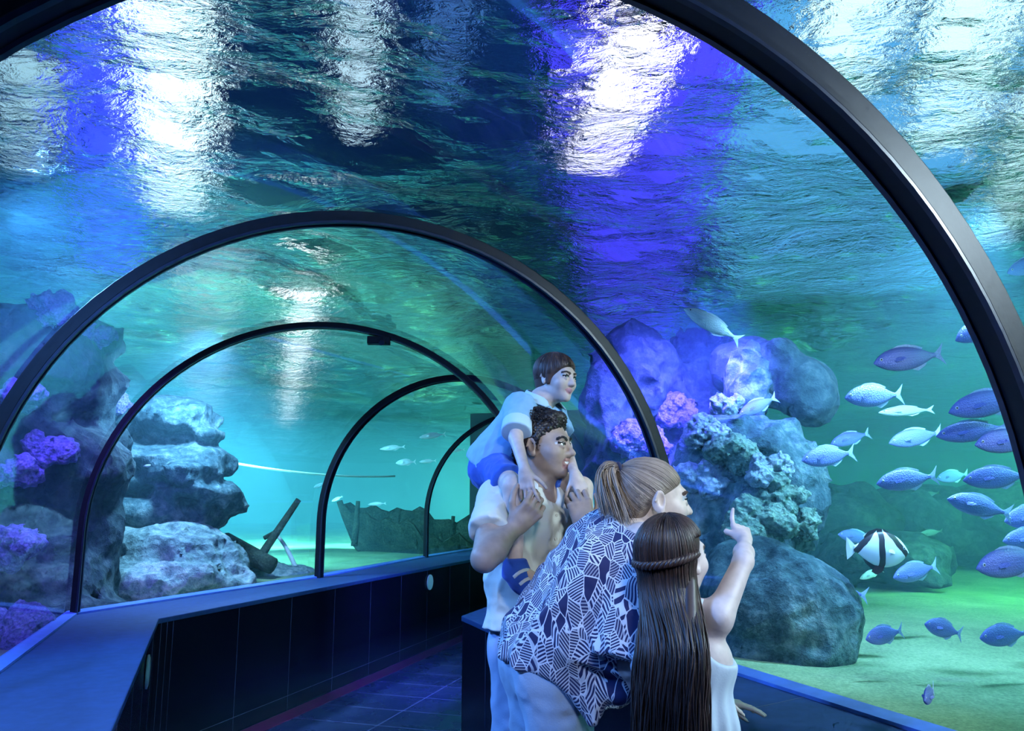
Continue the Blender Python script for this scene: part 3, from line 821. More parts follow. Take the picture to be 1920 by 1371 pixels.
M_jeans_m = mat_cloth('light_trousers', (.36, .46, .68), .25); M_jeans_w = mat_cloth('pale_jeans', (.40, .50, .66), .25)
M_dark_hair = mat_hair('black_curly_hair', (.008, .006, .007), (.035, .024, .022))
M_boy_hair = mat_hair('brown_hair', (.035, .020, .018), (.13, .075, .062))
M_wom_hair = mat_hair('blond_brown_hair', (.10, .065, .05), (.42, .32, .25))
M_girl_hair = mat_hair('dark_brown_hair', (.010, .007, .007), (.075, .042, .036), .45)

# ---- man
UP = np.array([0, 0, 1.0])
base = np.array([.03, 2.76, 0.0])
man = empty('person', base, 'man in a cream short sleeved shirt carrying the small boy on his shoulders', 'person')
f = unit([.6, -.8, 0]); s = unit([-.8, -.6, 0])
N = J(1008, 905, 2.80); SHc = J(1003, 932, 2.80); Cc = J(1000, 985, 2.80); Wc = J(1000, 1085, 2.80); Pc = J(1000, 1195, 2.80)
SR = SHc + s * .165 - UP * .01; SL = SHc - s * .165 - UP * .01
ER = J(908, 1048, 2.44); WR = J(964, 990, 2.54); EL = J(1092, 1062, 2.76); WL = J(1098, 992, 2.60)
hc = J(1018, 838, 2.77); hfr = frame([.90, -.43, .0], [.03, 0, 1])
B = Body()
add_head(B, hc, hfr, 1.0, 'man', True)
B.cap(hc - UP * .06 - hfr[1] * .015, N - UP * .02, .058, .066, SKIN, .03)
B.cap(N - UP * .02, SHc, .066, .08, SKIN, .04)
B.cap(SHc + s * .15, SHc - s * .15, .052, None, SKIN, .04)
B.cap(Cc + s * .085, Cc - s * .085, .112, None, SKIN, .05).cap(Wc + s * .060, Wc - s * .060, .092, None, SKIN, .06).cap(Pc + s * .065, Pc - s * .065, .095, None, SKIN, .06)
for a, e, w in ((SR, ER, WR), (SL, EL, WL)):
    B.cap(a, e, .052, .040, SKIN, .03)
    m_ = e * .7 + w * .3
    B.cap(e, m_, .039, .042, SKIN, .015).cap(m_, w, .042, .026, SKIN, .02)
add_hand(B, WR, [.62, -.10, .62], [-.30, .95, .25], 1, 1.02, (.75, .8, .85, .9), .35)
add_hand(B, WL, [-.22, .05, .95], [-.15, .97, .05], -1, 1.02, (.85, .9, .95, 1.0), .4)
hipR, hipL = Pc + s * .07 - UP * .06, Pc - s * .08 - UP * .06
for hp in (hipR, hipL):
    kn = np.array([hp[0], hp[1] - .01, .50]); an = np.array([hp[0], hp[1], .08])
    B.cap(hp, kn, .085, .058, SKIN, .03).cap(kn, an, .056, .036, SKIN, .02).cap(an - UP * .03, an - UP * .045 + f * .16, .035, .028, SKIN, .02)
build_sdf('body', B, [(hc - .16, hc + .17, .0024), (WR - .10, WR + .14, .0025), (WL - .10, WL + .15, .0025), (np.array([-.35, 2.35, .0]), np.array([.42, 3.05, 1.60]), .006)], S_man, man, base)
# trousers
T = Body()
T.cap(Pc + s * .065 - UP * .02, Pc - s * .065 - UP * .02, .104, None, 0, .05)
for hp in (hipR, hipL):
    T.cap(hp, np.array([hp[0], hp[1] - .01, .50]), .090, .078, 0, .03).cone(np.array([hp[0], hp[1] - .01, .55]), np.array([hp[0], hp[1], .06]), .085, .088, 0, .04)
build_sdf('trousers', T, [(np.array([-.35, 2.5, .0]), np.array([.32, 3.1, 1.12]), .007)], M_jeans_m, man, base, folds(9, .010), .014)
# shirt
Sh = Body()
Sh.cap(SHc + s * .13, SHc - s * .13, .066, None, 0, .04).cap(N - UP * .05, SHc - UP * .03, .07, .09, 0, .05)
Sh.cap(Cc + s * .080, Cc - s * .085, .124, None, 0, .06).cap(Wc + s * .072, Wc - s * .075, .112, None, 0, .08).cap(Pc + s * .080, Pc - s * .080, .116, None, 0, .08)
Sh.half(Pc + UP * .02, -UP + .12 * s, .006)
Sh.half(N + UP * .008, unit(UP - f * .15), .01)
Sh.cone(N + f * .03 - UP * .01, N + f * .14 - UP * .075, .035, .02, 0, .006, -1)
for a, e in ((SR, ER), (SL, EL)):
    q = a + (e - a) * .60
    Sh.cone(a - (e - a) * .05, q, .060, .071, 0, .05)
build_sdf('shirt', Sh, [(np.array([-.35, 2.40, .95]), np.array([.42, 3.1, 1.62]), .005)], M_shirt, man, base, folds(11, .012, f, 1.0), .016)
shirt = man.children[-1] if len(man.children) else None
shirt = [c for c in bpy.data.objects if c.parent == man and c.name.startswith('shirt')][0]
collar(Sh, N + UP * .012, s, f, UP, .086, None, .050, M_shirt, shirt, base)
mid = [onsurf(Sh, Cc * (1 - t) + Pc * t + UP * .03, f) for t in np.linspace(-.12, .98, 22)]
ribbon('placket', mid, s, .030, .004, f, M_shirt, shirt, base)
for t in (2, 6, 10, 14, 18): button(mid[t] + f * .004, f, .0055, M_btn, shirt, base)
# hair: short curls
H = Body()
def hp_(c, fr, sc):
    return lambda x, y, z: c + (x * fr[0] + y * fr[1] + z * fr[2]) * sc
p_ = hp_(hc, hfr, 1.0)
H.ell(p_(0, -.020, .040), np.array([.084, .103, .086]) * 1.0, hfr, 0, .01)
H.ell(p_(0, .045, .098), np.array([.055, .040, .028]) * 1.0, hfr, 0, .03)
H.half(p_(0, .066, .060), hfr[1] * .62 - hfr[2] * .78, .012)
H.half(p_(0, .020, .012), hfr[1] * .35 - hfr[2] * .94, .012)
H.cap(p_(.074, .006, .03), p_(.073, .012, -.012), .010, .006, 0, .012).cap(p_(-.074, .006, .03), p_(-.073, .012, -.012), .010, .006, 0, .012)
H.ell(p_(0, -.062, -.020), np.array([.062, .048, .055]) * 1.0, hfr, 0, .02)
build_sdf('hair', H, [(hc - .15, hc + .17, .003)], M_dark_hair, man, base, lambda P: .006 * np.sin(P[:, 0] * 420 + 3 * vnoise(P * 60)) * np.sin(P[:, 1] * 400 + 2) * np.sin(P[:, 2] * 410) + .005 * vnoise(P * 70), .012)
# loose curls standing off the hair
ln = []
for i in range(520):
    th = rng.uniform(-pi, pi); ph = rng.uniform(.0, 1.15)
    x, y, z = .083 * sin(ph) * cos(th), -.020 + .102 * sin(ph) * sin(th), .040 + .086 * cos(ph)
    if y > .055 and z < .085: continue
    p0 = p_(x, y, z); nrm = unit(p0 - p_(0, -.02, .03)); t1 = unit(np.cross(nrm, rng.normal(size=3))); t2 = np.cross(nrm, t1)
    r = rng.uniform(.005, .009); pts = []
    for k in range(9):
        a = k / 8 * 2 * pi * 1.1
        pts.append(p0 + t1 * r * sin(a) + nrm * (r * (1 - cos(a)) * .8 + .001 * k) + t2 * .0012 * k)
    ln.append(pts)
strands('curls', ln, .0016, M_dark_hair, [c for c in bpy.data.objects if c.parent == man and c.name.startswith('hair')][0], base, 4)

# ---- boy
bb = np.array([.0, 2.86, 1.50])
boy = empty('person', bb, 'small boy in a pale blue shirt riding on the shoulders of the man', 'person')
f = unit([.8, -.6, 0]); s = unit([-.6, -.8, 0])
P0 = J(940, 872, 2.93); N = J(1016, 750, 2.87); SHc = J(1006, 766, 2.87); Cc = J(988, 800, 2.88); Wc = J(962, 842, 2.91)
ax = unit(N - P0)
SR = SHc + s * .105; SL = SHc - s * .105
ER = J(967, 822, 2.68); WR = J(984, 882, 2.545); EL = J(1060, 838, 2.88); WL = J(1078, 890, 2.68)
hc = J(1043, 710, 2.86); hfr = frame([.72, -.68, -.10], [.08, 0, 1])
kR, kL = J(962, 912, 2.60), J(1092, 914, 2.74); aR, aL = J(966, 1062, 2.605), J(1100, 1052, 2.68)
hR, hL = P0 + s * .055, P0 - s * .055
B = Body()
add_head(B, hc, hfr, .775, 'boy')
B.cap(hc - UP * .045 - f * .01, N, .036, .040, SKIN, .025).cap(N, SHc, .04, .05, SKIN, .03).cap(SHc + s * .085, SHc - s * .085, .034, None, SKIN, .03)
B.cap(Cc + s * .05, Cc - s * .05, .072, None, SKIN, .04).cap(Wc + s * .045, Wc - s * .045, .070, None, SKIN, .04).cap(P0 + s * .05, P0 - s * .05, .075, None, SKIN, .04)
for a, e, w in ((SR, ER, WR), (SL, EL, WL)):
    B.cap(a, e, .029, .022, SKIN, .02).cap(e, w, .0235, .0165, SKIN, .015)
add_hand(B, WR, [.10, -.12, -.95], [.35, .85, -.1], 1, .66, (.25, .2, .25, .35), .2, .25)
add_hand(B, WL, [.35, -.2, -.85], [-.3, .9, -.1], -1, .66, (.35, .35, .4, .45), .2)
for h_, k_, a_ in ((hR, kR, aR), (hL, kL, aL)):
    B.cap(h_, k_, .054, .035, SKIN, .015).cap(k_, k_ * .6 + a_ * .4, .034, .034, SKIN, .015).cap(k_ * .6 + a_ * .4, a_, .034, .024, SKIN, .015)
    B.cap(a_ - UP * .01, a_ + f * .11 - UP * .05, .026, .020, SKIN, .02)
lo, hi = bbox([P0, N, SR, SL, kR, kL, aR, aL, hc], .14)
build_sdf('body', B, [(hc - .13, hc + .14, .0022), (WR - .09, WR + .09, .002), (lo, hi, .005)], S_boy, boy, bb)
H = Body(); p_ = hp_(hc, hfr, .775)
H.ell(p_(0, -.018, .036), np.array([.091, .107, .091]) * .775, hfr, 0, .01)
H.half(p_(0, .072, .045), hfr[1] * .80 - hfr[2] * .60, .008)
H.half(p_(0, .030, -.030), hfr[1] * .62 - hfr[2] * .78, .008)
H.cap(p_(.070, .010, .02), p_(.071, .012, -.030), .014, .008, 0, .012).cap(p_(-.070, .010, .02), p_(-.071, .012, -.030), .014, .008, 0, .012)
H.ell(p_(0, -.055, -.030), np.array([.064, .052, .060]) * .775, hfr, 0, .02)
build_sdf('hair', H, [(hc - .13, hc + .14, .0028)], M_boy_hair, boy, bb)
ln = []
for i in range(420):                                    # straight locks combed from the crown
    th = rng.uniform(-pi, pi); e = 2.05 if sin(th) < .1 else (1.8 if sin(th) < .45 else 1.40 + .12 * cos(th))
    pts = []
    for k in range(10):
        ph = .08 + (e - .08) * k / 9 * (1 if True else 0); ph += rng.normal() * .003
        d = unit(hfr[0] * sin(ph) * cos(th + .15 * k / 9) + hfr[1] * sin(ph) * sin(th + .15 * k / 9) + hfr[2] * cos(ph))
        pts.append(onsurf(H, p_(0, -.018, .030), d, .16) + d * .0012)
    ln.append(pts)
strands('locks', ln, .0017, M_boy_hair, [c for c in bpy.data.objects if c.parent == boy and c.name.startswith('hair')][0], bb, 4)
Sh = Body()
Sh.cap(SHc + s * .085, SHc - s * .085, .044, None, 0, .03).cap(N - UP * .03, SHc, .045, .055, 0, .03)
Sh.cap(Cc + s * .055, Cc - s * .055, .082, None, 0, .05).cap(Wc + s * .055, Wc - s * .055, .086, None, 0, .06).cap(P0 + s * .055 - f * .01, P0 - s * .055 - f * .01, .092, None, 0, .06)
Sh.half(P0 - ax * .035, -ax, .006)
Sh.half(N + ax * .0, ax, .006)
Sh.cone(SR - (ER - SR) * .1, SR + (ER - SR) * .72, .046, .050, 0, .03).cone(SL - (EL - SL) * .1, SL + (EL - SL) * .62, .046, .050, 0, .03)
build_sdf('shirt', Sh, [(lo, hi, .0045)], M_boyshirt, boy, bb, folds(17, .010, ax, .6), .013)
shirt = [c for c in bpy.data.objects if c.parent == boy and c.name.startswith('shirt')][0]
collar(Sh, N + UP * .008, s, f, UP, .060, None, .038, M_cuff, shirt, bb)
d_ = unit(ER - SR); c0 = SR + (ER - SR) * .70
K = Body(); K.cone(c0 - d_ * .022, c0 + d_ * .022, .053, .054, 0, .01)
build_sdf('cuff', K, [(c0 - .09, c0 + .09, .004)], M_cuff, shirt, bb)
mid = [onsurf(Sh, SHc * (1 - t) + Wc * t, unit(f - ax * .2), .3) for t in np.linspace(.12, 1.0, 14)]
ribbon('placket', mid, s, .022, .003, f, M_cuff, shirt, bb)
for t in (1, 4, 7): button(mid[t] + f * .003, f, .005, M_btn, shirt, bb)
Q_ = Body()
Q_.cap(P0 + s * .05 - ax * .02, P0 - s * .05 - ax * .02, .082, None, 0, .04)
for h_, k_ in ((hR, kR), (hL, kL)): Q_.cone(h_, h_ + (k_ - h_) * .80, .068, .056, 0, .03)
build_sdf('shorts', Q_, [(lo, hi, .005)], M_shorts, boy, bb, folds(16, .008), .01)
for a_ in (aR, aL):
    Z = Body(); fd = unit([.50, -.55, -.62])
    Z.cap(a_ - UP * .012, a_ - UP * .020 + fd * .035, .036, .036, 0, .02).cap(a_ - UP * .012 + fd * .02, a_ - UP * .02 + fd * .115, .034, .027, 0, .03)
    Z.cone(a_ + UP * .018, a_ - UP * .03, .036, .040, 0, .02)
    so = build_sdf('shoe', Z, [(a_ - .13, a_ + .15, .003)], M_shoe, boy, bb)
    up_ = unit(np.cross(np.cross(fd, UP), fd))
    for t in (.035, .065):
        c0 = a_ - UP * .02 + fd * t; lat = unit(np.cross(fd, up_))
        pts = []; nr = []
        for k in range(9):
            an = -1.2 + 2.4 * k / 8; dr = lat * sin(an) + up_ * cos(an); q = onsurf(Z, c0, dr, .08); pts.append(q); nr.append(dr)
        ribbon('strap', pts, fd, .012, .003, np.array(nr), M_strap, so, bb)
# ---- woman
wb = np.array([.10, 2.30, 0.0])
wom = empty('person', wb, 'woman in a dark patterned blouse with a blond ponytail, bending towards the glass', 'person')
P0 = J(1024, 1240, 2.30); N = J(1180, 992, 2.26); r_ = unit([.25, -.97, 0]); ax = unit(N - P0); f = unit(np.cross(UP, r_)); ft = unit(np.cross(ax, r_))
L_ = lambda t: P0 + (N - P0) * t
hc = J(1222, 938, 2.24); hfr = frame([.975, .20, -.05])
SHc = L_(.93); SR = SHc + r_ * .155; SL = SHc - r_ * .155
ER = J(1183, 1248, 2.06); WR = J(1240, 1330, 2.16); EL = J(1268, 1190, 2.45); WL = J(1350, 1314, 2.50)
B = Body()
add_head(B, hc, hfr, 1.0, 'woman')
B.cap(hc - UP * .05 - hfr[1] * .02, N, .048, .052, SKIN, .03).cap(N, SHc, .055, .07, SKIN, .04).cap(SHc + r_ * .13, SHc - r_ * .13, .042, None, SKIN, .04)
B.cap(L_(.75) + r_ * .075, L_(.75) - r_ * .075, .10, None, SKIN, .05).cap(L_(.4) + r_ * .055, L_(.4) - r_ * .055, .09, None, SKIN, .06).cap(P0 + r_ * .07, P0 - r_ * .07, .092, None, SKIN, .05)
for a, e, w in ((SR, ER, WR), (SL, EL, WL)):
    B.cap(a, e, .042, .033, SKIN, .03); m_ = e * .7 + w * .3
    B.cap(e, m_, .033, .034, SKIN, .015).cap(m_, w, .034, .021, SKIN, .02)
add_hand(B, WR, [.75, .1, -.65], [-.5, .1, -.85], 1, .88, (.3, .3, .35, .4), .3)
add_hand(B, WL, [.96, -.05, -.16], [-.15, .0, -.98], -1, .74, (.14, .14, .18, .24), .2)
hips = [P0 + r_ * .085 - UP * .02, P0 - r_ * .085 - UP * .02]
feet = []
for q, hp in enumerate(hips):
    kn = np.array([hp[0] + .04, hp[1], .52]); an = np.array([hp[0] + .01, hp[1], .09]); feet.append((hp, kn, an))
    B.cap(hp, kn, .078, .055, SKIN, .03).cap(kn, an, .054, .034, SKIN, .02).cap(an - UP * .04, an - UP * .06 + f * .15, .032, .026, SKIN, .02)
lo, hi = bbox([P0, N, SR, SL, ER, EL, WR, WL, hc, feet[0][2], feet[1][2]], .16); lo[2] = 0.0
build_sdf('body', B, [(hc - .16, hc + .17, .0023), (WL - .06, WL + np.array([.2, .12, .10]), .002), (lo, hi, .0065)], S_wom, wom, wb)
T = Body()
T.cap(P0 + r_ * .075, P0 - r_ * .075, .116, None, 0, .05)
for hp, kn, an in feet:
    T.cap(hp - UP * .03, kn, .098, .078, 0, .03).cone(kn + UP * .03, an, .080, .068, 0, .04)
build_sdf('jeans', T, [(np.array([-.2, 2.0, .02]), np.array([.42, 2.62, 1.2]), .006)], M_jeans_w, wom, wb, folds(10, .009), .012)
# patterned blouse
M_blouse, nt, out = new_mat('patterned_blouse')
tc = nd(nt, 'ShaderNodeTexCoord')
mp = nd(nt, 'ShaderNodeMapping', {'Vector': (tc, 'Object'), 'Rotation': (0, .95, .25), 'Scale': (1.0, 1.0, .42)})
wn = nd(nt, 'ShaderNodeTexNoise', {'Vector': mp, 'Scale': 7.0, 'Detail': 1.0})
wv = nd(nt, 'ShaderNodeVectorMath', {0: (wn, 'Color'), 1: (.05, .05, .05)}, operation='MULTIPLY')
pv = nd(nt, 'ShaderNodeVectorMath', {0: mp, 1: wv}, operation='ADD')
ve = nd(nt, 'ShaderNodeTexVoronoi', {'Vector': pv, 'Scale': 38.0, 'Randomness': 1.0}, feature='DISTANCE_TO_EDGE')
vc = nd(nt, 'ShaderNodeTexVoronoi', {'Vector': pv, 'Scale': 38.0, 'Randomness': 1.0}, feature='F1')
edge = nd(nt, 'ShaderNodeMath', {0: (ve, 'Distance'), 1: .032}, operation='LESS_THAN')
dv = nd(nt, 'ShaderNodeVectorMath', {0: (vc, 'Color'), 1: (.5, .5, .5)}, operation='SUBTRACT'); dn = nd(nt, 'ShaderNodeVectorMath', {0: dv}, operation='NORMALIZE')
dt = nd(nt, 'ShaderNodeVectorMath', {0: (tc, 'Object'), 1: dn}, operation='DOT_PRODUCT')
sm = nd(nt, 'ShaderNodeMath', {0: (dt, 'Value'), 1: 950.0}, operation='MULTIPLY'); sn = nd(nt, 'ShaderNodeMath', {0: sm}, operation='SINE')
st = nd(nt, 'ShaderNodeMath', {0: sn, 1: .10}, operation='GREATER_THAN')
sc_ = nd(nt, 'ShaderNodeSeparateColor', {'Color': (vc, 'Color')})
on = nd(nt, 'ShaderNodeMath', {0: (sc_, 'Red'), 1: .12}, operation='GREATER_THAN')
s2 = nd(nt, 'ShaderNodeMath', {0: st, 1: on}, operation='MULTIPLY')
bright = nd(nt, 'ShaderNodeMapRange', {'Value': (sc_, 'Green'), 'To Min': .45, 'To Max': 1.0})
s3 = nd(nt, 'ShaderNodeMath', {0: s2, 1: bright}, operation='MULTIPLY')
mxm = nd(nt, 'ShaderNodeMath', {0: edge, 1: s3}, operation='MAXIMUM')
cr_ = ramp(nt, mxm, [(0.0, (.022, .026, .10)), (1.0, (.70, .72, .80))])
p = nd(nt, 'ShaderNodeBsdfPrincipled', {'Base Color': cr_, 'Roughness': .75, 'Specular IOR Level': .25, 'Sheen Weight': .1}); nt.links.new(p.outputs[0], out.inputs[0])
Bl = Body()
Bl.cap(SHc + r_ * .12, SHc - r_ * .12, .058, None, 0, .05)
Bl.cap(L_(.80) + r_ * .08, L_(.80) - r_ * .08, .112, None, 0, .07).cap(L_(.5) + r_ * .08 + ft * .01, L_(.5) - r_ * .08 + ft * .01, .120, None, 0, .08)
Bl.cap(L_(.2) + r_ * .085, L_(.2) - r_ * .085, .124, None, 0, .08).cap(P0 + r_ * .08 - ax * .02, P0 - r_ * .08 - ax * .02, .124, None, 0, .06)
h1 = J(950, 1238, 2.2); h2 = J(1062, 1288, 2.2)
hd = unit(h2 - h1); hn = unit(np.cross(hd, r_)); hn = hn if hn[2] < 0 else -hn
Bl.half(h1, hn, .012)
Hg = J(1112, 1352, 2.10); Hb = J(1112, 1335, 2.42)
Bl.cap(L_(.34) + r_ * .09, Hg, .120, .016, 0, .06).cap(L_(.34) - r_ * .09, Hb, .120, .02, 0, .06)
Bl.cap(L_(.58) + r_ * .09, J(1165, 1300, 2.10), .11, .03, 0, .07).cap(L_(.58) - r_ * .09, J(1165, 1300, 2.40), .11, .03, 0, .07)
Bl.cap(L_(.8) + ft * .03, J(1195, 1225, 2.2), .10, .05, 0, .06)
Bl.half(N - ax * .004, unit(ax + ft * .25), .01)
Bl.cone(SR - (ER - SR) * .05, SR + (ER - SR) * .93, .062, .098, 0, .04).cone(SL - (EL - SL) * .05, SL + (EL - SL) * .8, .062, .09, 0, .04)
blo, bhi = bbox([P0, N, SR, ER, EL, Hg, Hb, h1], .17)
fl = folds(7, .034, unit(ax - UP * 1.2), .35)
build_sdf('blouse', Bl, [(blo, bhi, .0045)], M_blouse, wom, wb, fl, .045)
# hair drawn back to a ponytail
H = Body(); p_ = hp_(hc, hfr, 1.0)
H.ell(p_(0, -.016, .035), (.080, .100, .0845), hfr, 0, .01)
H.half(p_(0, .046, .034), hfr[1] * .50 - hfr[2] * .866, .008)
H.ell(p_(0, -.055, -.005), (.067, .056, .068), hfr, 0, .03)
hair = build_sdf('hair', H, [(hc - .15, hc + .16, .0028)], M_wom_hair, wom, wb)
tie = p_(.0, -.092, .078)
ln = []
for i in range(620):
    u_ = rng.uniform(-1, 1); q = 1 if u_ > 0 else -1
    # start somewhere on the hairline: forehead -> temple -> over the ear -> nape
    w = rng.uniform(0, 1)
    if w < .32: t = w / .32; a = p_(q * .072 * (t ** .6), .082 * (1 - t) ** .5 + .008, .078 - .050 * t)
    elif w < .6: t = (w - .32) / .28; a = p_(q * .076, .015 - .06 * t, .030 - .055 * t)
    else: t = (w - .6) / .4; a = p_(q * (.074 - .074 * t), -.040 - .06 * t, -.028 - .042 * t)
    c0 = p_(0, -.016, .030); va = (a - c0); vb = (tie - c0); pts = []
    for k in range(12):
        t = k / 11; d = unit(unit(va) * (1 - t) + unit(vb) * t + 1e-3)
        pts.append(onsurf(H, c0, d, .15) + d * (.0006 + .006 * max(0, t - .75)))
    ln.append(pts)
strands('combed_strands', ln, .0015, M_wom_hair, hair, wb, 4)
ln = []
for i in range(330):
    a = rng.uniform(0, 2 * pi); rr = sqrt(rng.uniform(0, 1)); o = p_(0, 0, 0) * 0
    w = rng.uniform(0, 1)
    e = J(1130 + 62 * w + rng.normal() * 4, 968 + rng.normal() * 8 + 20 * w * (w > .6), 2.19 + .06 * rng.normal() * .6)
    st_ = tie + (hfr[0] * cos(a) + UP * sin(a)) * .016 * rr
    c1 = st_ - hfr[1] * (.045 + .02 * (1 - w)) + UP * .030 * (1 - .6 * w)
    c2 = e * .45 + c1 * .55 + (-hfr[1] * .03 * (1 - w)) + UP * .03
    pts = []
    for k in range(15):
        t = k / 14; pts.append(st_ * (1 - t) ** 3 + 3 * c1 * t * (1 - t) ** 2 + 3 * c2 * t * t * (1 - t) + e * t ** 3)
    ln.append(pts)
strands('ponytail', ln, .0021, M_wom_hair, hair, wb, 4)
V, Fc = tube_mesh([Vector(tie - wb + (hfr[0] * cos(a) + unit(UP - hfr[1] * .2) * sin(a)) * .019 - hfr[1] * .006) for a in np.linspace(0, 2 * pi, 20)], .0055, 8, False)
mesh_obj('hair_tie', V, Fc, mat_simple('hair_tie', (.03, .025, .05), .7), hair, smooth=True)

# ---- girl
gb = np.array([.41, 1.95, 0.0])
girl = empty('person', gb, 'girl with very long dark hair seen from behind, pointing up at the fish', 'person')
f = unit([.60, .80, 0]); s = unit([.80, -.60, 0])
hc = J(1264, 1046, 1.95); hfr = frame([.76, .65, .10], [.06, 0, 1])
N = J(1262, 1128, 1.945); SHc = J(1278, 1152, 1.945); SR = SHc + s * .092; SL = SHc - s * .068 + f * .045
ER = J(1394, 1052, 1.965); WR = J(1396, 1012, 2.075)
EL = SL + f * .12 - UP * .17 + s * .02; WL = EL + f * .14 - UP * .06
Cc = SHc - UP * .10; Wc = SHc - UP * .24; Pc = SHc - UP * .40
B = Body()
add_head(B, hc, hfr, .86, 'girl')
B.cap(hc - UP * .05 - hfr[1] * .012, N, .038, .040, SKIN, .025).cap(N, SHc, .042, .05, SKIN, .03).cap(SHc + s * .080, SHc - s * .060, .034, None, SKIN, .03)
B.cap(Cc + s * .045, Cc - s * .045, .072, None, SKIN, .04).cap(Wc + s * .035, Wc - s * .035, .066, None, SKIN, .04).cap(Pc + s * .045, Pc - s * .045, .075, None, SKIN, .04)
B.cap(SR, ER, .033, .0235, SKIN, .03); m_ = ER * .65 + WR * .35
B.cap(ER, m_, .0230, .022, SKIN, .015).cap(m_, WR, .022, .0155, SKIN, .02)
B.cap(SL, EL, .036, .028, SKIN, .03).cap(EL, WL, .027, .018, SKIN, .015)
add_hand(B, WR, [.06, .80, .50], [-.30, .45, -.80], 1, .66, (-.35, 1.25, 1.3, 1.35), 1.3, .08, ((.036, .022, .018), (.040, .025, .020), (.037, .023, .019), (.030, .018, .016)))
add_hand(B, WL, [.2, .5, -.8], [.7, .3, .3], 1, .72, (.3, .3, .35, .4), .3)
gf = []
for q in (-1, 1):
    hp = Pc + s * q * .06 - UP * .05; kn = np.array([hp[0], hp[1], .40]); an = np.array([hp[0], hp[1], .07]); gf.append(an)
    B.cap(hp, kn, .068, .046, SKIN, .03).cap(kn, an, .044, .028, SKIN, .02).cap(an - UP * .03, an - UP * .042 + f * .13, .028, .022, SKIN, .02)
lo, hi = bbox([N, SR, SL, ER, WR, hc, EL, WL] + gf, .14); lo[2] = 0.0
build_sdf('body', B, [(hc - .14, hc + .15, .0022), (WR - .07, WR + .13, .0017), (lo, hi, .0055)], S_girl, girl, gb)
M_dress = mat_cloth('pale_dress', (.62, .72, .82), .15)
D_ = Body()
D_.cap(Cc + s * .046, Cc - s * .046, .082, None, 0, .04).cap(Wc + s * .036, Wc - s * .036, .078, None, 0, .05)
D_.cap(SHc + s * .055, SHc - s * .055, .046, None, 0, .03)
D_.cone(Wc + UP * .12, np.array([Pc[0] + .02, Pc[1], .52]), .080, .135, 0, .06)
D_.ell(SHc + s * .112 - UP * .012, np.array([.055, .10, .092]), np.stack([s, f, UP]), 0, .01, -1).ell(SHc - s * .118 - UP * .012, np.array([.055, .10, .092]), np.stack([s, f, UP]), 0, .01, -1)
D_.half(SHc + UP * .042, UP, .008)
dlo, dhi = bbox([SHc, [Pc[0], Pc[1], .5]], .24); dlo[2] = .48
build_sdf('dress', D_, [(dlo, dhi, .005)], M_dress, girl, gb, lambda P: .010 * np.sin(np.arctan2(P[:, 1] - Pc[1], P[:, 0] - Pc[0]) * 17 + 2 * vnoise(P * 6)) * np.clip((Cc[2] - P[:, 2]) * 3, 0, 1) + .006 * vnoise(P * 14), .016)
# very long straight hair
H = Body(); p_ = hp_(hc, hfr, .86); bk = unit(-hfr[1] * np.array([1, 1, 0]))
H.ell(p_(0, -.018, .034), np.array([.082, .103, .088]) * .86, hfr, 0, .01)
H.half(p_(0, .012, .0), hfr[1] * .92 - hfr[2] * .38, .01)
H.ell(p_(0, -.040, -.02), np.array([.074, .066, .092]) * .86, hfr, 0, .03)
hb = [J(1264, 1095, 1.87), J(1262, 1180, 1.835), J(1258, 1290, 1.83), J(1256, 1400, 1.84)]
hb.append(hb[-1] - UP * .10)
for i in range(len(hb) - 1):
    for q in (-1, 1): H.cap(hb[i] + s * q * .022 + f * .035, hb[i + 1] + s * q * (.032 + .006 * i) + f * .018, .018, .022 if i < 3 else .012, 0, .015)
hlo, hhi = bbox([hc] + hb, .14)
hair = build_sdf('hair', H, [(hlo, hhi, .004)], M_girl_hair, girl, gb)
ln = []
lat = unit(s - 0 * f)
for i in range(1000):
    a = rng.uniform(-1.8, 2.3); phe = 2.15 if a < 1.62 else 1.22                 # angle around the head from straight back
    ph0 = rng.uniform(.02, 1.1); pts = []
    c0 = p_(0, -.018, .030); lift = rng.uniform(.001, .006)
    for k in range(8):
        ph = ph0 + (phe - ph0) * k / 7
        d = sin(ph) * sin(a) * hfr[0] - sin(ph) * cos(a) * hfr[1] + cos(ph) * hfr[2]
        pts.append(onsurf(H, c0, unit(d), .18) + unit(d) * lift)
    if phe < 2: ln.append(pts); continue
    q0 = pts[-1]; ln_a = a * .95 + .12 + rng.normal() * .08; wob = rng.uniform(0, 6); am = rng.uniform(.001, .006); endz = rng.uniform(-.08, .05)
    w_ = rng.uniform(.86, 1.04)
    for k in range(1, 17):
        t = k / 16; j = t * 3.999; i0 = int(j); c = hb[i0] * (1 - (j - i0)) + hb[min(i0 + 1, 4)] * (j - i0)
        ax_, dp = (.076 + .012 * t) * w_, (.046 + .004 * t) * w_
        tgt = c + s * sin(ln_a) * ax_ - f * cos(ln_a) * dp + s * am * sin(t * 9 + wob) + f * am * cos(t * 7 + wob)
        bl = min(1, t * 2.4); bl = bl * bl * (3 - 2 * bl); zz = q0[2] + (hb[-1][2] + endz - q0[2]) * t
        p1 = q0 * (1 - bl) + tgt * bl; p1[2] = zz; pts.append(p1)
    ln.append(pts)
strands('long_strands', ln, .0022, M_girl_hair, hair, gb, 4)
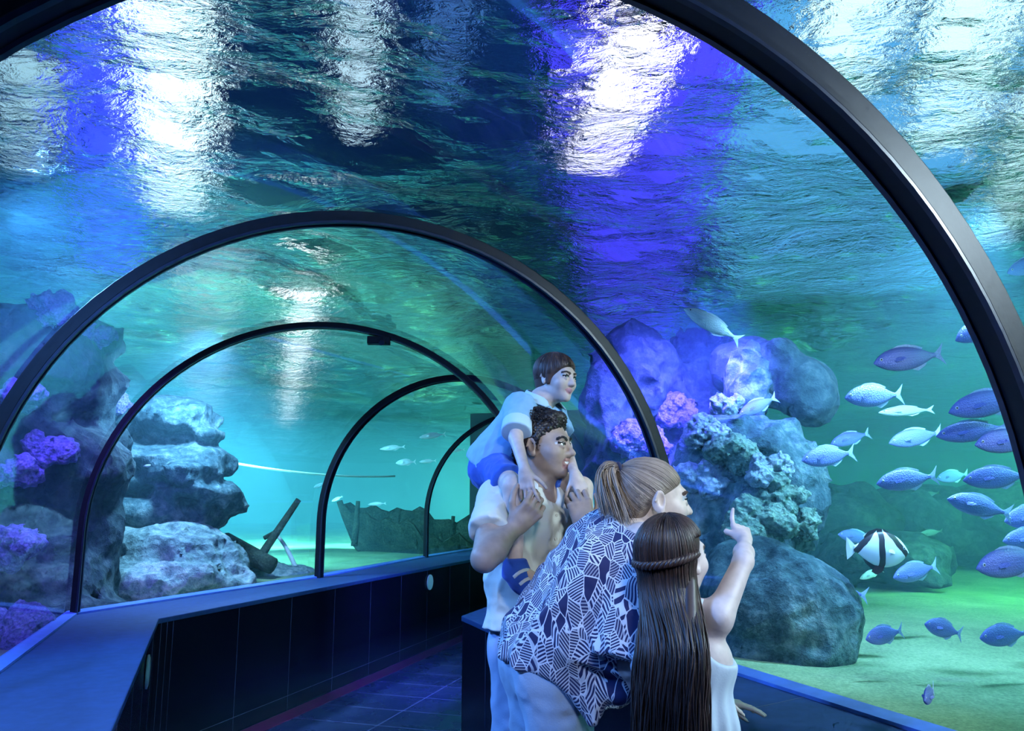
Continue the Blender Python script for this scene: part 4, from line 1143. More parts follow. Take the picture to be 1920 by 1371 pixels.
# braided band around the back of the head
for ph in (0, 2 * pi / 3, 4 * pi / 3):
    pts = []
    for k in range(90):
        t = k / 89; a = -1.55 + 3.2 * t
        zc = -.022 + .045 * t ** 2 + .012 * (1 - t)
        el = sqrt(max(.05, 1 - ((zc - .030) / .10) ** 2))
        dd = unit(sin(a) * hfr[0] - cos(a) * hfr[1] + (zc - .02) * 9 * hfr[2]); c = onsurf(H, p_(0, -.018, .020), dd, .18) + dd * .006
        o = unit(c - p_(0, -.018, zc)); an = ph + t * 2 * pi * 9
        pts.append(c + o * .0045 * cos(an) + UP * .0060 * sin(an * 1.0) - gb)
    V, Fc = tube_mesh(pts, .0052, 7); mesh_obj('braid', V, Fc, M_girl_hair, hair, smooth=True)
# ------------------------------------------------------------------ reefs, wreck, corals
M_rockT = mat_rock('reef_rock', (.012, .028, .036), (.06, .115, .13), (.24, .33, .33), 2.2, .7)
M_rockD = mat_rock('dark_reef_rock', (.008, .016, .022), (.028, .052, .06), (.10, .14, .14), 2.0, .6)
M_rockP = mat_rock('pale_reef_rock', (.05, .09, .10), (.22, .31, .31), (.54, .60, .55), 2.6, .7)
M_coral = mat_rock('mauve_coral', (.10, .09, .32), (.26, .22, .66), (.52, .46, .88), 9.0, .8)
M_pale = mat_rock('pale_coral', (.14, .20, .26), (.36, .46, .56), (.64, .72, .78), 8.0, .8)
M_alga = mat_rock('turf_coral', (.06, .12, .10), (.22, .36, .28), (.45, .58, .42), 8.0, .8)
def rocky(scale, amp, seed, lay=0.0):
    def fn(P):
        Q = P * scale + seed
        n = nfbm(Q, 4); r = 1 - 2 * np.abs(nfbm(Q * 1.7 + 31, 3))
        v = amp * (-.55 * n - .45 * r)
        if lay: v = v + amp * lay * np.sin(P[:, 2] * 13 + 2.2 * vnoise(P * 1.3 + seed))
        return v
    return fn
def reef(name, label, cat, prims, mat, h=.035, scale=2.2, amp=.11, seed=0.0, lay=0.0, cut=.62, group=None):
    B = Body()
    for q in prims:
        if q[0] == 'e': B.ell(q[1], q[2], None, 0, q[3] if len(q) > 3 else .12)
        else: B.cap(q[1], q[2], q[3], q[4], 0, .12)
    pts = []; pad = 0
    for q in prims:
        if q[0] == 'e': pts += [np.array(q[1]) + np.array(q[2]), np.array(q[1]) - np.array(q[2])]
        else:
            for e, r in ((q[1], q[3]), (q[2], q[4])): pts += [np.array(e) + r, np.array(e) - r]
    lo, hi = bbox(pts, amp * 1.6 + h * 2); lo[2] = max(lo[2], cut); hi[2] = min(hi[2], 2.86)
    B.half([0, 0, cut + h * 2], [0, 0, -1], .02); B.half([0, 0, 2.86 - h * 2], [0, 0, 1], .02)
    c = (lo + hi) / 2; b = np.array([c[0], c[1], cut])
    o = build_sdf(name, B, [(lo, hi, h)], mat, None, b, rocky(scale, amp, seed, lay), amp * 1.6)
    o.location = b
    return tag(o, label, cat, group)
def E(u, v, D, rx, ry, rz, k=.10): return ('e', J(u, v, D), (rx, ry, rz), k)
# left: rock wall close to the glass
reef('reef_cliff', 'tall dark rock wall hung with violet corals at the left edge', 'rock', [
    E(60, 700, 5.7, .55, .7, .55), E(40, 900, 5.6, .62, .7, .45), E(70, 1080, 5.6, .50, .6, .42), E(150, 640, 6.0, .26, .5, .22), E(120, 820, 5.9, .30, .5, .14), E(140, 980, 5.8, .24, .4, .20),
    E(-120, 560, 5.6, .7, .8, .7), E(-150, 900, 5.4, .8, .8, .9), E(90, 1190, 5.4, .6, .5, .18)], M_rockD, .035, 1.9, .13, 3.1, .25)
reef('reef_stack', 'layered rock stack with overhanging shelves on the left, beyond the third arch', 'rock', [
    E(225, 800, 7.3, .42, .5, .14, .05), E(335, 800, 7.2, .34, .4, .16, .05), E(270, 860, 7.1, .58, .5, .10, .05), E(380, 870, 7.1, .22, .3, .13, .05), E(225, 905, 7.0, .50, .45, .11, .05), E(370, 925, 7.0, .40, .4, .12, .05), E(398, 915, 6.95, .20, .2, .10, .05),
    E(290, 975, 7.1, .55, .45, .16, .05), E(320, 765, 7.4, .26, .3, .09, .05), E(395, 815, 7.1, .14, .2, .08, .04), E(190, 850, 6.9, .26, .3, .07, .04), E(330, 890, 6.8, .22, .2, .06, .04), E(200, 950, 6.8, .28, .3, .07, .04)], M_rockT, .03, 3.2, .085, 11.7, .5, .95)
reef('reef_heap', 'pale boulder heap at the foot of the layered rock stack', 'rock', [
    E(220, 1040, 6.7, .42, .4, .20), E(320, 1030, 6.7, .45, .4, .22), E(400, 1060, 6.8, .26, .35, .20), E(270, 1090, 6.3, .55, .3, .14), E(390, 1095, 6.6, .35, .3, .12), E(180, 1090, 6.4, .3, .3, .2)], M_rockP, .03, 3.4, .08, 5.2)
reef('rubble', 'low rubble under the leaning pole beyond the left ledge', 'rock', [
    E(450, 1085, 8.2, .30, .3, .10), E(510, 1085, 8.4, .34, .3, .12), E(560, 1080, 8.6, .2, .25, .09), E(480, 1060, 8.6, .18, .2, .12)], M_rockP, .03, 5.0, .06, 2.2)
# right: boulders, column and overhanging slab
reef('boulder', 'big rounded boulder on the sand, right of the pointing girl', 'rock', [
    E(1465, 1170, 4.05, .36, .34, .34), E(1420, 1120, 4.25, .26, .3, .30), E(1510, 1225, 3.95, .18, .24, .20), E(1400, 1220, 4.15, .25, .25, .22)], M_rockT, .022, 3.0, .055, 8.8)
reef('reef_column', 'pale reef column rising above the boulder behind the pointing hand', 'rock', [
    E(1400, 1000, 4.9, .36, .36, .45), E(1460, 930, 4.9, .26, .3, .34), E(1370, 860, 5.0, .30, .3, .28), E(1440, 850, 5.0, .26, .3, .24), E(1330, 950, 5.1, .25, .3, .5), E(1500, 880, 5.0, .12, .2, .12), E(1400, 740, 5.2, .16, .2, .30)], M_rockT, .028, 3.4, .10, 21.3)
reef('overhang', 'dark overhanging rock slab jutting right from the reef column', 'rock', [
    ('c', J(1390, 690, 5.4), J(1500, 730, 5.2), .21, .19), ('c', J(1505, 715, 5.1), J(1525, 760, 5.1), .135, .14), E(1440, 665, 5.3, .12, .25, .08)], M_rockD, .024, 3.4, .045, 13.0, 0, .95)
reef('violet_reef', 'violet lit reef in shade between the man and the second arch', 'rock', [
    E(1150, 880, 5.7, .22, .25, .34), E(1135, 760, 5.7, .17, .2, .30), E(1200, 715, 5.95, .32, .3, .40), E(1290, 800, 6.3, .45, .4, .45), E(1280, 950, 5.9, .40, .35, .45), E(1190, 1000, 5.6, .30, .3, .35), E(1320, 690, 6.4, .28, .35, .42), E(1240, 1070, 5.4, .36, .35, .28)], M_rockD, .03, 2.6, .14, 31.0)
for (u, v, D, rx, rz, lb) in ((1560, 985, 8.6, .62, .42, 'dark rock behind the reef column, left end of the far reef'), (1730, 975, 9.2, .85, .36, 'low dark rock in the far green water, middle of the far reef'), (1910, 975, 8.8, .8, .40, 'low dark rock at the right end of the far reef'), (1640, 1040, 7.4, .6, .16, 'flat mossy rock on the sand under the banded fish')):
    reef('far_rock', lb, 'rock', [('e', J(u, v, D), (rx, .7, rz), .1), ('e', J(u, v, D) + np.array([-rx * .5, .2, -.1]), (rx * .6, .5, rz * .9), .1), ('e', J(u, v, D) + np.array([rx * .4, -.2, -.15]), (rx * .5, .5, rz * .6), .1)], M_rockD, .06, 1.7, .14, u * .01, group='rocks of the far reef')
# corals on the left wall
def coral(u, v, D, r, label, n=11, mat=None, squash=.7):
    c = J(u, v, D); B = Body(); g = np.random.default_rng(int(u * 7 + v))
    for i in range(n):
        a = g.uniform(0, 2 * pi); q = r * sqrt(g.uniform(0, 1)) * .75
        p = c + np.array([cos(a) * q, -abs(g.normal()) * r * .25, sin(a) * q * squash])
        B.sph(p, r * g.uniform(.22, .40), 0, r * .12)
    B.ell(c + np.array([0, r * .4, 0]), (r * .7, r * .6, r * .6 * squash), None, 0, r * .2)
    o = build_sdf('soft_coral', B, [(c - r * 1.7, c + r * 1.7, max(.012, r / 14))], mat or M_coral, None, c, lambda P: .02 * np.sin(P[:, 0] * 70) * np.sin(P[:, 2] * 75) * np.sin(P[:, 1] * 66) + .012 * vnoise(P * 40), .03)
    o.location = c; return tag(o, label, 'coral', 'corals on the reefs')
coral(100, 575, 5.25, .17, 'violet coral highest on the left rock wall')
coral(185, 625, 5.6, .15, 'pinkish coral at the top right corner of the left rock wall')
coral(40, 735, 4.95, .17, 'violet coral left of the second arch, on the dark wall')
coral(95, 840, 5.15, .19, 'pink violet coral jutting from the middle of the left wall')
coral(30, 890, 4.95, .18, 'violet coral at the left edge, just below the middle coral')
coral(25, 1020, 4.85, .20, 'violet coral low on the left wall')
coral(25, 1185, 4.5, .24, 'large purple coral at the lower left corner above the ledge', 16)
coral(215, 760, 6.9, .17, 'blue violet coral on the top shelf of the layered stack')
coral(1200, 835, 5.45, .22, 'violet coral spreading over the shaded reef right of the man', 18)
coral(1255, 775, 5.85, .20, 'bright violet coral beside the second arch, above the blond woman', 14)
coral(1420, 985, 4.50, .20, 'greenish turf coral behind the pointing hand', 15, M_alga)
coral(1470, 930, 4.55, .17, 'turf coral on the right flank of the reef column', 13, M_alga)
coral(1380, 850, 4.65, .18, 'pale turf coral near the top of the reef column', 13, M_alga)
coral(1325, 815, 4.75, .16, 'pale blue coral at the upper left of the reef column', 13, M_pale)
coral(1310, 900, 4.75, .17, 'pale blue coral on the left flank of the reef column', 13, M_pale)
coral(1360, 765, 4.95, .13, 'small pale coral under the dim silver fish, on top of the column', 9, M_pale)
coral(1440, 880, 4.55, .15, 'blue grey coral in the middle of the reef column', 12, M_pale)
coral(1495, 985, 4.6, .14, 'dull coral low on the right flank of the reef column', 11, M_alga)
# leaning pole, log and stick, rope
M_wood = mat_rock('sunken_wood', (.015, .025, .02), (.05, .07, .05), (.12, .15, .11), 6.0, .5)
M_rope = mat_simple('pale_rope', (.62, .70, .66), .8, 0, .3, 90, .2)
def rod(name, a, b, r0, r1, mat, label, cat, bend=0.0, n=9):
    a, b = np.array(a), np.array(b); c = (a + b) / 2
    pts = [a + (b - a) * t + np.array([0, 0, -bend * 4 * t * (1 - t)]) - c for t in np.linspace(0, 1, n)]
    V, Fc = tube_mesh(pts, list(np.linspace(r0, r1, n)), 10); o = mesh_obj(name, V, Fc, mat, None, True); o.location = c
    return tag(o, label, cat)
pole = rod('sunken_pole', J(560, 937, 8.4), J(484, 1050, 8.2), .030, .045, M_wood, 'dark pole leaning out of the rubble beyond the left ledge', 'pole')
q = J(512, 1000, 8.3) - np.array(pole.location)
V, Fc = tube_mesh([q + np.array([-.09, 0, -.05]), q + np.array([.09, 0, .05])], .022, 8); mesh_obj('crossbar', V, Fc, M_wood, pole, True)
rod('sunken_log', J(418, 1018, 8.0), J(512, 1062, 7.9), .11, .08, M_wood, 'thick dark log lying on the rubble at the foot of the pole', 'log')
rod('bleached_stick', J(520, 1005, 8.5), J(566, 1098, 8.4), .018, .028, M_rope, 'thin pale stick leaning right of the dark pole', 'stick', -.06)
rod('rope', J(425, 866, 9.0), J(740, 893, 11.5), .014, .014, M_rope, 'pale rope stretched across the water behind the fourth arch', 'rope', .06, 24)
# wreck: bow of a small wooden boat
def wreck():
    r = empty('sunken_boat', W(784, 1050, 12.5), 'dark broken boat hull sunk beyond the far ledge, left of the man', 'boat')
    b = np.array(r.location)
    n, m = 22, 15; V = []
    for side in (0, 1):
        for i in range(n):
            t = i / (n - 1)                         # stem to broken end
            for j in range(m):
                w = j / (m - 1)                     # keel to gunwale
                half = (.06 + .55 * t ** .75) * (w ** .65); off = .0 if side == 0 else -.05
                x = -.92 + 2.1 * t - .36 * w * (1 - t); top = .78 - .22 * t + .08 * sin(t * 17) * (t > .35) + .05 * sin(t * 41)
                V.append((x, -max(half + off, .01), -.05 + (top * w) ** 1.0))
                
    Fc = grid_faces(n, m); k = n * m
    F2 = [tuple(reversed([q + k for q in f_])) for f_ in Fc]
    rim = []
    for i in range(n - 1): rim.append((i * m + m - 1, (i + 1) * m + m - 1, k + (i + 1) * m + m - 1, k + i * m + m - 1))
    for j in range(m - 1): rim.append(((n - 1) * m + j, k + (n - 1) * m + j, k + (n - 1) * m + j + 1, (n - 1) * m + j + 1))
    for sgn, nm in ((1, 'hull_side'), (-1, 'hull_side')):
        o = mesh_obj(nm, [(x, y * sgn, z) for x, y, z in V], Fc + F2 + rim, M_wood, r)
        bm = bmesh.new(); bm.from_mesh(o.data); bmesh.ops.recalc_face_normals(bm, faces=bm.faces); bm.to_mesh(o.data); bm.free()
    V2, F2 = tube_mesh([(-1.30, 0, .80), (-1.20, 0, .55), (-1.0, 0, .12), (-.85, 0, -.05), (1.1, 0, -.08)], .05, 8); mesh_obj('keel', V2, F2, M_wood, r, True)
    for t in (.25, .45, .65, .85):
        x = -.92 + 2.1 * t; h = .06 + .55 * t ** .75
        V2, F2 = tube_mesh([(x - .02, -h * .96, .74 - .2 * t), (x, -h * .7, .35), (x, 0, .0), (x, h * .7, .35), (x - .02, h * .96, .74 - .2 * t)], .03, 6); mesh_obj('frame_timber', V2, F2, M_wood, r, True)
    r.rotation_euler = (.28, .10, -.12); return r
wreck()
V, Fc = tube_mesh([(-.02, 0, -.3), (0, 0, .0), (.01, .02, .35)], [.05, .045, .03], 8)
o = mesh_obj('broken_post', V, Fc, M_wood, None, True); o.location = W(668, 985, 11.8); tag(o, 'short dark broken post standing in front of the sunken boat', 'post')

# ------------------------------------------------------------------ fish
def mat_fish(name, back, flank, belly):
    m, nt, out = new_mat(name)
    tc = nd(nt, 'ShaderNodeTexCoord'); sx = nd(nt, 'ShaderNodeSeparateXYZ', {'Vector': (tc, 'Object')})
    mr = nd(nt, 'ShaderNodeMapRange', {'Value': (sx, 'Z'), 'From Min': -.15, 'From Max': .17})
    r = ramp(nt, mr, [(.05, belly), (.45, flank), (.72, flank), (.92, back)])
    ln_ = nd(nt, 'ShaderNodeMath', {0: (sx, 'Z'), 1: 190.0}, operation='MULTIPLY'); sn = nd(nt, 'ShaderNodeMath', {0: ln_}, operation='SINE')
    sm = nd(nt, 'ShaderNodeMapRange', {'Value': sn, 'From Min': -1.0, 'To Min': .90, 'To Max': 1.0})
    mu = nd(nt, 'ShaderNodeMix', {'Factor': 1.0, 'A': r, 'B': sm}, data_type='RGBA', blend_type='MULTIPLY') if False else nd(nt, 'ShaderNodeVectorMath', {0: r, 1: sm}, operation='MULTIPLY')
    p = nd(nt, 'ShaderNodeBsdfPrincipled', {'Base Color': mu, 'Roughness': .45, 'Metallic': .1, 'Specular IOR Level': .5})
    vo = nd(nt, 'ShaderNodeTexVoronoi', {'Vector': (tc, 'Object'), 'Scale': 55.0}); b = nd(nt, 'ShaderNodeBump', {'Strength': .25, 'Distance': .01, 'Height': (vo, 'Distance')}); nt.links.new(b.outputs[0], p.inputs['Normal'])
    nt.links.new(p.outputs[0], out.inputs[0]); return m
M_fish = mat_fish('silver_blue_fish', (.10, .13, .40), (.15, .19, .56), (.22, .27, .62))
M_fishpale = mat_fish('pale_silver_fish', (.30, .38, .44), (.62, .70, .74), (.80, .84, .85))
M_fishdark = mat_fish('grey_fish', (.05, .08, .10), (.12, .18, .22), (.30, .38, .40))
M_fin = mat_simple('fin', (.35, .48, .72), .5, 0, .1, 60, .2); M_finp = mat_simple('pale_fin', (.70, .78, .80), .5, 0, .1, 60, .1); M_find = mat_simple('dark_fin', (.07, .10, .12), .5)
M_feye = mat_simple('fish_eye', (.70, .75, .80), .2); M_pupil = mat_simple('fish_pupil', (.01, .01, .015), .15)
def fin_mesh(outline, th):
    """outline in the x-z plane, thickened in y, thinner to the rim"""
    n = len(outline); c = np.mean(outline, axis=0)
    V = [(x, th * .25, z) for x, z in outline] + [(x, -th * .25, z) for x, z in outline] + [(c[0], th, c[1]), (c[0], -th, c[1])]
    Fc = []
    for i in range(n):
        j = (i + 1) % n; Fc += [(2 * n, j, i), (2 * n + 1, n + i, n + j), (i, j, n + j, n + i)]
    return V, Fc
def make_fish(name, hh, ww, mats, tail='fork'):
    """unit long fish, nose at +x .5, tail tips at -.5; hh = half height"""
    mb, mf = mats
    root = bpy.data.objects.new(name, None); root.empty_display_size = .1; COL.objects.link(root)
    st = [(.5, .0, .02), (.488, .10, .012), (.46, .25, .008), (.42, .44, .004), (.36, .66, 0), (.27, .87, 0), (.16, .99, 0), (.04, 1.0, 0), (-.08, .88, 0), (-.18, .66, .0), (-.26, .42, .0), (-.315, .25, 0), (-.355, .19, 0), (-.385, .20, 0)]
    n = 20; V = []
    for x, k, dz in st:
        zc = -.12 * hh * (1 - k) * (x > .1)
        for j in range(n):
            a = 2 * pi * j / n; w = ww * (k ** .8) * (1.0 if x > -.2 else .8)
            V.append((x, w * cos(a) * (1 - .12 * sin(a)), zc + hh * max(k, .003) * sin(a)))
    Fc = [tuple(reversed(f_)) for f_ in grid_faces(len(st), n, False, True)] + [tuple(range(n)), tuple(reversed(range((len(st) - 1) * n, len(st) * n)))]
    b = mesh_obj('body', V, [tuple(reversed(f_)) for f_ in Fc], mb, root, True)
    bm = bmesh.new(); bm.from_mesh(b.data); bmesh.ops.recalc_face_normals(bm, faces=bm.faces); bm.to_mesh(b.data); bm.free()
    sb = b.modifiers.new('smooth', 'SUBSURF'); sb.levels = 1; sb.render_levels = 1
    t = hh
    if tail == 'fork': ol = [(-.36, .18 * t), (-.40, .30 * t), (-.46, .62 * t), (-.51, .95 * t), (-.485, .55 * t), (-.44, .0), (-.485, -.55 * t), (-.51, -.95 * t), (-.46, -.62 * t), (-.40, -.30 * t), (-.36, -.18 * t)]
    else: ol = [(-.36, .2 * t), (-.42, .42 * t), (-.49, .62 * t), (-.50, .0), (-.49, -.62 * t), (-.42, -.42 * t), (-.36, -.2 * t)]
    V, Fc = fin_mesh(ol, .010); mesh_obj('tail_fin', V, Fc, mf, root)
    V, Fc = fin_mesh([(.20, .93 * t), (.12, 1.10 * t), (.0, 1.14 * t), (-.12, .98 * t), (-.22, .72 * t), (-.20, .58 * t), (-.08, .84 * t), (.04, .95 * t)], .006); mesh_obj('dorsal_fin', V, Fc, mf, root)
    V, Fc = fin_mesh([(-.02, -.95 * t), (-.10, -1.10 * t), (-.20, -.78 * t), (-.24, -.52 * t), (-.18, -.58 * t), (-.08, -.80 * t)], .006); mesh_obj('anal_fin', V, Fc, mf, root)
    for s_ in (-1, 1):
        V, Fc = fin_mesh([(.0, .02), (-.05, .035), (-.13, .01), (-.14, -.03), (-.08, -.03), (-.01, -.02)], .004)
        o = mesh_obj('pectoral_fin', V, Fc, mb if name == 'fish' else mf, root); o.location = (.24, s_ * ww * .92, -.15 * t); o.rotation_euler = (s_ * .35, .25, -s_ * .40 if s_ > 0 else .40)
        bm = bmesh.new(); bmesh.ops.create_uvsphere(bm, u_segments=12, v_segments=8, radius=.021); e = bpy.data.meshes.new('eye'); bm.to_mesh(e); bm.free(); e.materials.append(M_feye)
        eo = bpy.data.objects.new('eye', e); COL.objects.link(eo); eo.parent = root; eo.location = (.405, s_ * ww * .50, .10 * t); eo.scale = (1, .5, 1)
        bm = bmesh.new(); bmesh.ops.create_uvsphere(bm, u_segments=10, v_segments=6, radius=.012); e = bpy.data.meshes.new('pupil'); bm.to_mesh(e); bm.free(); e.materials.append(M_pupil)
        po = bpy.data.objects.new('pupil', e); COL.objects.link(po); po.parent = eo; po.location = (0, s_ * .014, 0)
    return root
proto = {'b': make_fish('fish', .162, .074, (M_fish, M_fin)), 'p': make_fish('fish', .120, .06, (M_fishpale, M_finp)), 'g': make_fish('fish', .135, .062, (M_fishdark, M_find))}
used = set()
def copy_tree(o, parent=None):
    c = o.copy(); COL.objects.link(c); c.parent = parent
    for ch in list(o.children): copy_tree(ch, c)
    return c
def fish(hu, hv, tu, tv, label, kind='b', size=.30, hz=1.0, yaw=0.0, group='silver blue fish schooling at the right'):
    """nose and tail seen at (hu, hv) and (tu, tv)"""
    o = proto[kind] if kind not in used else copy_tree(proto[kind]); used.add(kind)
    L = sqrt((hu - tu) ** 2 + (hv - tv) ** 2) / max(.35, cos(yaw)); D = size * F / L
    c = J((hu + tu) / 2, (hv + tv) / 2, D)
    d = unit(J(hu, hv, D) - J(tu, tv, D)); d = unit(d * cos(yaw) + np.array([0, -1, 0]) * sin(yaw))
    r = unit(np.cross(d, UP)); u = np.cross(r, d)
    o.matrix_world = Matrix(((d[0], -r[0], u[0], c[0]), (d[1], -r[1], u[1], c[1]), (d[2], -r[2], u[2], c[2]), (0, 0, 0, 1))) @ Matrix.Diagonal((size, size * (.9 + .2 * random.random()), size * hz, 1))
    lat = c[0] * LN[0] + c[1] * LN[1]
    if hu > 1250 and lat < 2.15: print('fish near glass', label, round(lat, 2), round(D, 2))
    return tag(o, label, 'fish', group)
S = 'silver blue fish '
fish(1632, 681, 1776, 662, S + 'with forked pale tail, highest of the school in open water', size=.32, yaw=.1)
fish(1580, 745, 1697, 739, S + 'below the highest one, just right of the dark overhang', size=.31, hz=1.15, yaw=.1)
fish(1783, 640, 1905, 588, S + 'partly hidden by the nearest arch, nose pointing down left', size=.32, yaw=.1)
fish(1775, 772, 1935, 738, 'long dim blue fish at the right edge under the arch', size=.36, hz=.95)
fish(1757, 816, 1893, 801, S + 'overlapping the one in front, left of the bright pair', size=.31, hz=.9, yaw=-.1)
fish(1822, 833, 1965, 818, 'bright silver blue fish at the right edge, under the long dim one', size=.30, yaw=.1)
fish(1665, 830, 1768, 810, 'faint blue fish just left of the overlapping one', size=.33, hz=1.0)
fish(1556, 832, 1632, 812, 'small faint blue fish above the one by the reef column', size=.30, hz=1.0)
fish(1500, 862, 1606, 848, S + 'swimming against the right side of the reef column', size=.30, hz=1.1, yaw=.1)
fish(1646, 773, 1752, 768, 'slender pale fish under the second highest silver blue fish', 'p', .38, .75, 0, 'pale fish of the right tank')
fish(1640, 906, 1762, 892, S + 'alone above the dark gap over the banded fish', size=.31, hz=1.0, yaw=.1)
fish(1805, 899, 1935, 891, S + 'with streaked flank at the right edge, level with the dark gap', size=.31, hz=1.0)
fish(1760, 897, 1812, 889, 'small dark blue fish between two larger ones over the dark gap', size=.24, hz=1.3, yaw=-.3)
fish(1778, 934, 1895, 964, S + 'slanting tail down, above the right edge stack', size=.30, hz=1.05)
fish(1882, 976, 1985, 960, 'upper of two blue fish cut by the right edge, beside the slanting one', size=.27, hz=1.25)
fish(1880, 1013, 1985, 1005, 'lower of two blue fish cut by the right edge, beside the slanting one', size=.27, hz=1.15)
fish(1826, 1063, 1968, 1046, 'large blue fish at the right edge, right of the banded fish', size=.30, hz=1.15, yaw=.1)
fish(1670, 1081, 1763, 1062, S + 'just below right of the banded fish', size=.28, hz=1.1, yaw=.2)
fish(1525, 1100, 1625, 1117, S + 'near the boulder top, below left of the banded fish', size=.30, hz=1.05)
fish(1572, 1001, 1640, 1012, 'dim blue fish half hidden behind the banded fish', size=.28, hz=1.1)
fish(1612, 1085, 1655, 1068, 'tiny pale blue fish under the belly of the banded fish', 'p', .20, 1.2, 0, 'pale fish of the right tank')
fish(1620, 1196, 1696, 1184, 'blue fish low over the sand, right of the boulder', size=.185, hz=1.3, yaw=.2)
fish(1732, 1168, 1806, 1190, 'blue fish over the sand, tail down, middle of the low three', size=.185, hz=1.3, yaw=.2)
fish(1832, 1193, 1935, 1189, 'larger blue fish over the sand at the right edge', size=.25, hz=1.15, yaw=.2)
fish(1716, 1304, 1768, 1300, 'round looking blue fish lowest of all, turned towards the glass', size=.135, hz=1.1, yaw=.9)
fish(1282, 577, 1390, 640, 'pale silver fish rising nose up above the overhang', 'p', .36, 1.1, 0, 'pale fish of the right tank')
fish(1340, 672, 1436, 648, 'dim silver fish below the rising pale one', 'p', .36, 1.0, 0, 'pale fish of the right tank')
fish(1403, 703, 1492, 688, 'silver fish in front of the dark overhang', 'p', .34, 1.1, 0, 'pale fish of the right tank')
fish(1384, 778, 1458, 744, S + 'nose down below the overhang, over the reef column', size=.27, hz=1.0, group='small fish around the reef column')
fish(1426, 824, 1496, 818, 'dim blue fish at the upper right of the reef column', size=.27, hz=1.2, group='small fish around the reef column')
fish(1350, 914, 1415, 938, 'blue fish just above the pointing hand of the girl', size=.24, hz=1.25, group='small fish around the reef column')
fish(1368, 872, 1424, 866, 'small faint blue fish on the left of the reef column', size=.22, hz=1.0, group='small fish around the reef column')
fish(1400, 1073, 1444, 1078, 'small pale blue fish right of the arm of the girl', size=.17, hz=1.2, group='small fish around the reef column')
fish(1884, 512, 1985, 480, 'silver fish cut by the right edge, outside the nearest arch', size=.32, hz=1.0)
fish(1700, 400, 1866, 338, 'dark fish under the water surface, crossing behind the nearest arch', 'g', .48, .7, 0, 'grey fish under the surface')
fish(1888, 796, 1980, 776, 'dark blue fish at the right edge, above the bright one', size=.28, hz=1.1)
fish(1552, 962, 1592, 956, 'tiny dim fish in the dark gap beside the reef column', 'g', .24, .9, 0, 'grey fish of the dark gap')
fish(1722, 930, 1762, 924, 'tiny dim fish above right of the banded fish', 'g', .24, .9, 0, 'grey fish of the dark gap')
fish(1722, 1002, 1768, 996, 'tiny dim fish level with the banded fish on its right', 'g', .24, .9, 0, 'grey fish of the dark gap')
gl = 'pale fish far off by the fourth arch'
fish(712, 842, 760, 838, 'leftmost pale fish far off, right of the fourth arch', 'p', .36, .8, 0, gl)
fish(742, 868, 780, 866, 'rounder pale fish far off, lower middle of the far group', 'p', .28, 1.3, 0, gl)
fish(786, 820, 836, 814, 'topmost pale fish far off, beside the smallest arch', 'p', .36, .9, 0, gl)
fish(786, 866, 818, 864, 'small pale fish far off, left of the smallest arch', 'p', .26, .9, 0, gl)
fish(838, 846, 872, 843, 'pale fish far off, just inside the smallest arch', 'p', .28, .8, 0, gl)
fish(690, 946, 724, 944, 'pale fish hovering over the bow of the sunken boat', 'p', .28, .8, 0, gl)
fish(588, 914, 612, 905, 'dark fish silhouette against the fourth arch, left side', 'g', .2, 1.0, 0, 'dark fish by the fourth arch')
fish(622, 940, 642, 931, 'dark fish silhouette just right of the fourth arch', 'g', .2, 1.0, 0, 'dark fish by the fourth arch')
fish(268, 874, 312, 870, 'pale fish in front of the layered rock stack', 'p', .20, .8, 0, 'pale fish by the rock stack')

# the black and white banded fish
M_band, nt, out = new_mat('black_white_bands')
tc = nd(nt, 'ShaderNodeTexCoord'); sx = nd(nt, 'ShaderNodeSeparateXYZ', {'Vector': (tc, 'Object')})
nz = nd(nt, 'ShaderNodeTexNoise', {'Vector': (tc, 'Object'), 'Scale': 5.0})
def lin(a, b, c):       # a*x + b*z + c + small noise
    m1 = nd(nt, 'ShaderNodeMath', {0: (sx, 'X'), 1: a}, operation='MULTIPLY'); m2 = nd(nt, 'ShaderNodeMath', {0: (sx, 'Z'), 1: b}, operation='MULTIPLY')
    m3 = nd(nt, 'ShaderNodeMath', {0: m1, 1: m2}, operation='ADD'); m4 = nd(nt, 'ShaderNodeMath', {0: m3, 1: c}, operation='ADD')
    m5 = nd(nt, 'ShaderNodeMath', {0: nz, 1: .06}, operation='MULTIPLY'); m6 = nd(nt, 'ShaderNodeMath', {0: m4, 1: m5}, operation='ADD')
    m7 = nd(nt, 'ShaderNodeMath', {0: m6, 1: .03}, operation='SUBTRACT'); return nd(nt, 'ShaderNodeMath', {0: m7}, operation='ABSOLUTE')
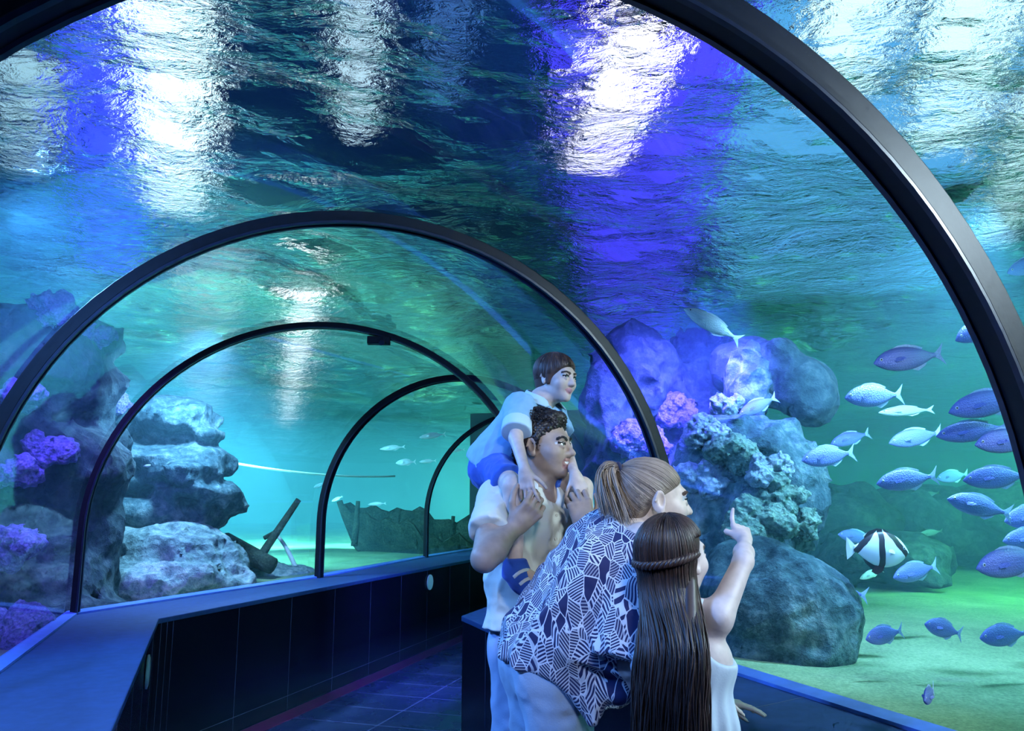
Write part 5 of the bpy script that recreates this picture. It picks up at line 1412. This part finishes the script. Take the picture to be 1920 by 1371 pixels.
bands = [nd(nt, 'ShaderNodeMath', {0: lin(1.0, -.02, -.04), 1: .048}, operation='LESS_THAN'), nd(nt, 'ShaderNodeMath', {0: lin(.755, .656, -.295), 1: .040}, operation='LESS_THAN'), nd(nt, 'ShaderNodeMath', {0: lin(.707, -.707, .226), 1: .040}, operation='LESS_THAN')]
k1 = nd(nt, 'ShaderNodeMath', {0: bands[0], 1: bands[1]}, operation='MAXIMUM'); k2 = nd(nt, 'ShaderNodeMath', {0: k1, 1: bands[2]}, operation='MAXIMUM')
cr_ = ramp(nt, k2, [(0, (.86, .86, .90)), (1, (.025, .012, .020))])
p = nd(nt, 'ShaderNodeBsdfPrincipled', {'Base Color': cr_, 'Roughness': .45}); nt.links.new(p.outputs[0], out.inputs[0])
M_maroon = mat_simple('maroon_fin', (.06, .010, .025), .5); M_blackfin = mat_simple('black_fin', (.012, .010, .016), .5); M_whitefin = mat_simple('white_fin', (.8, .8, .85), .5)
bd = make_fish('banded_fish', .25, .10, (M_band, M_whitefin), 'fan')
for ch in list(bd.children):
    if ch.name.startswith('anal_fin'): ch.data.materials[0] = M_blackfin
    if ch.name.startswith('dorsal_fin'): ch.data.materials[0] = M_band
for s_ in (-1, 1):
    V, Fc = fin_mesh([(.10, -.22), (.06, -.30), (-.03, -.345), (-.10, -.31), (-.06, -.22)], .006); o = mesh_obj('pelvic_fin', V, Fc, M_maroon, bd); o.location = (0, s_ * .02, 0); o['label'] = 'dark maroon pelvic fin'
hu, hv, tu, tv = 1702, 1040, 1588, 1036; size = .30; D = size * F / 114 
c = J(1645, 1030, D); d = unit(J(hu, hv, D) - J(tu, tv, D)); r = unit(np.cross(d, UP)); u = np.cross(r, d)
bd.matrix_world = Matrix(((d[0], -r[0], u[0], c[0]), (d[1], -r[1], u[1], c[1]), (d[2], -r[2], u[2], c[2]), (0, 0, 0, 1))) @ Matrix.Diagonal((size, size, size * 1.15, 1))
tag(bd, 'white fish with black bands and maroon belly fins, among the blue school', 'fish')
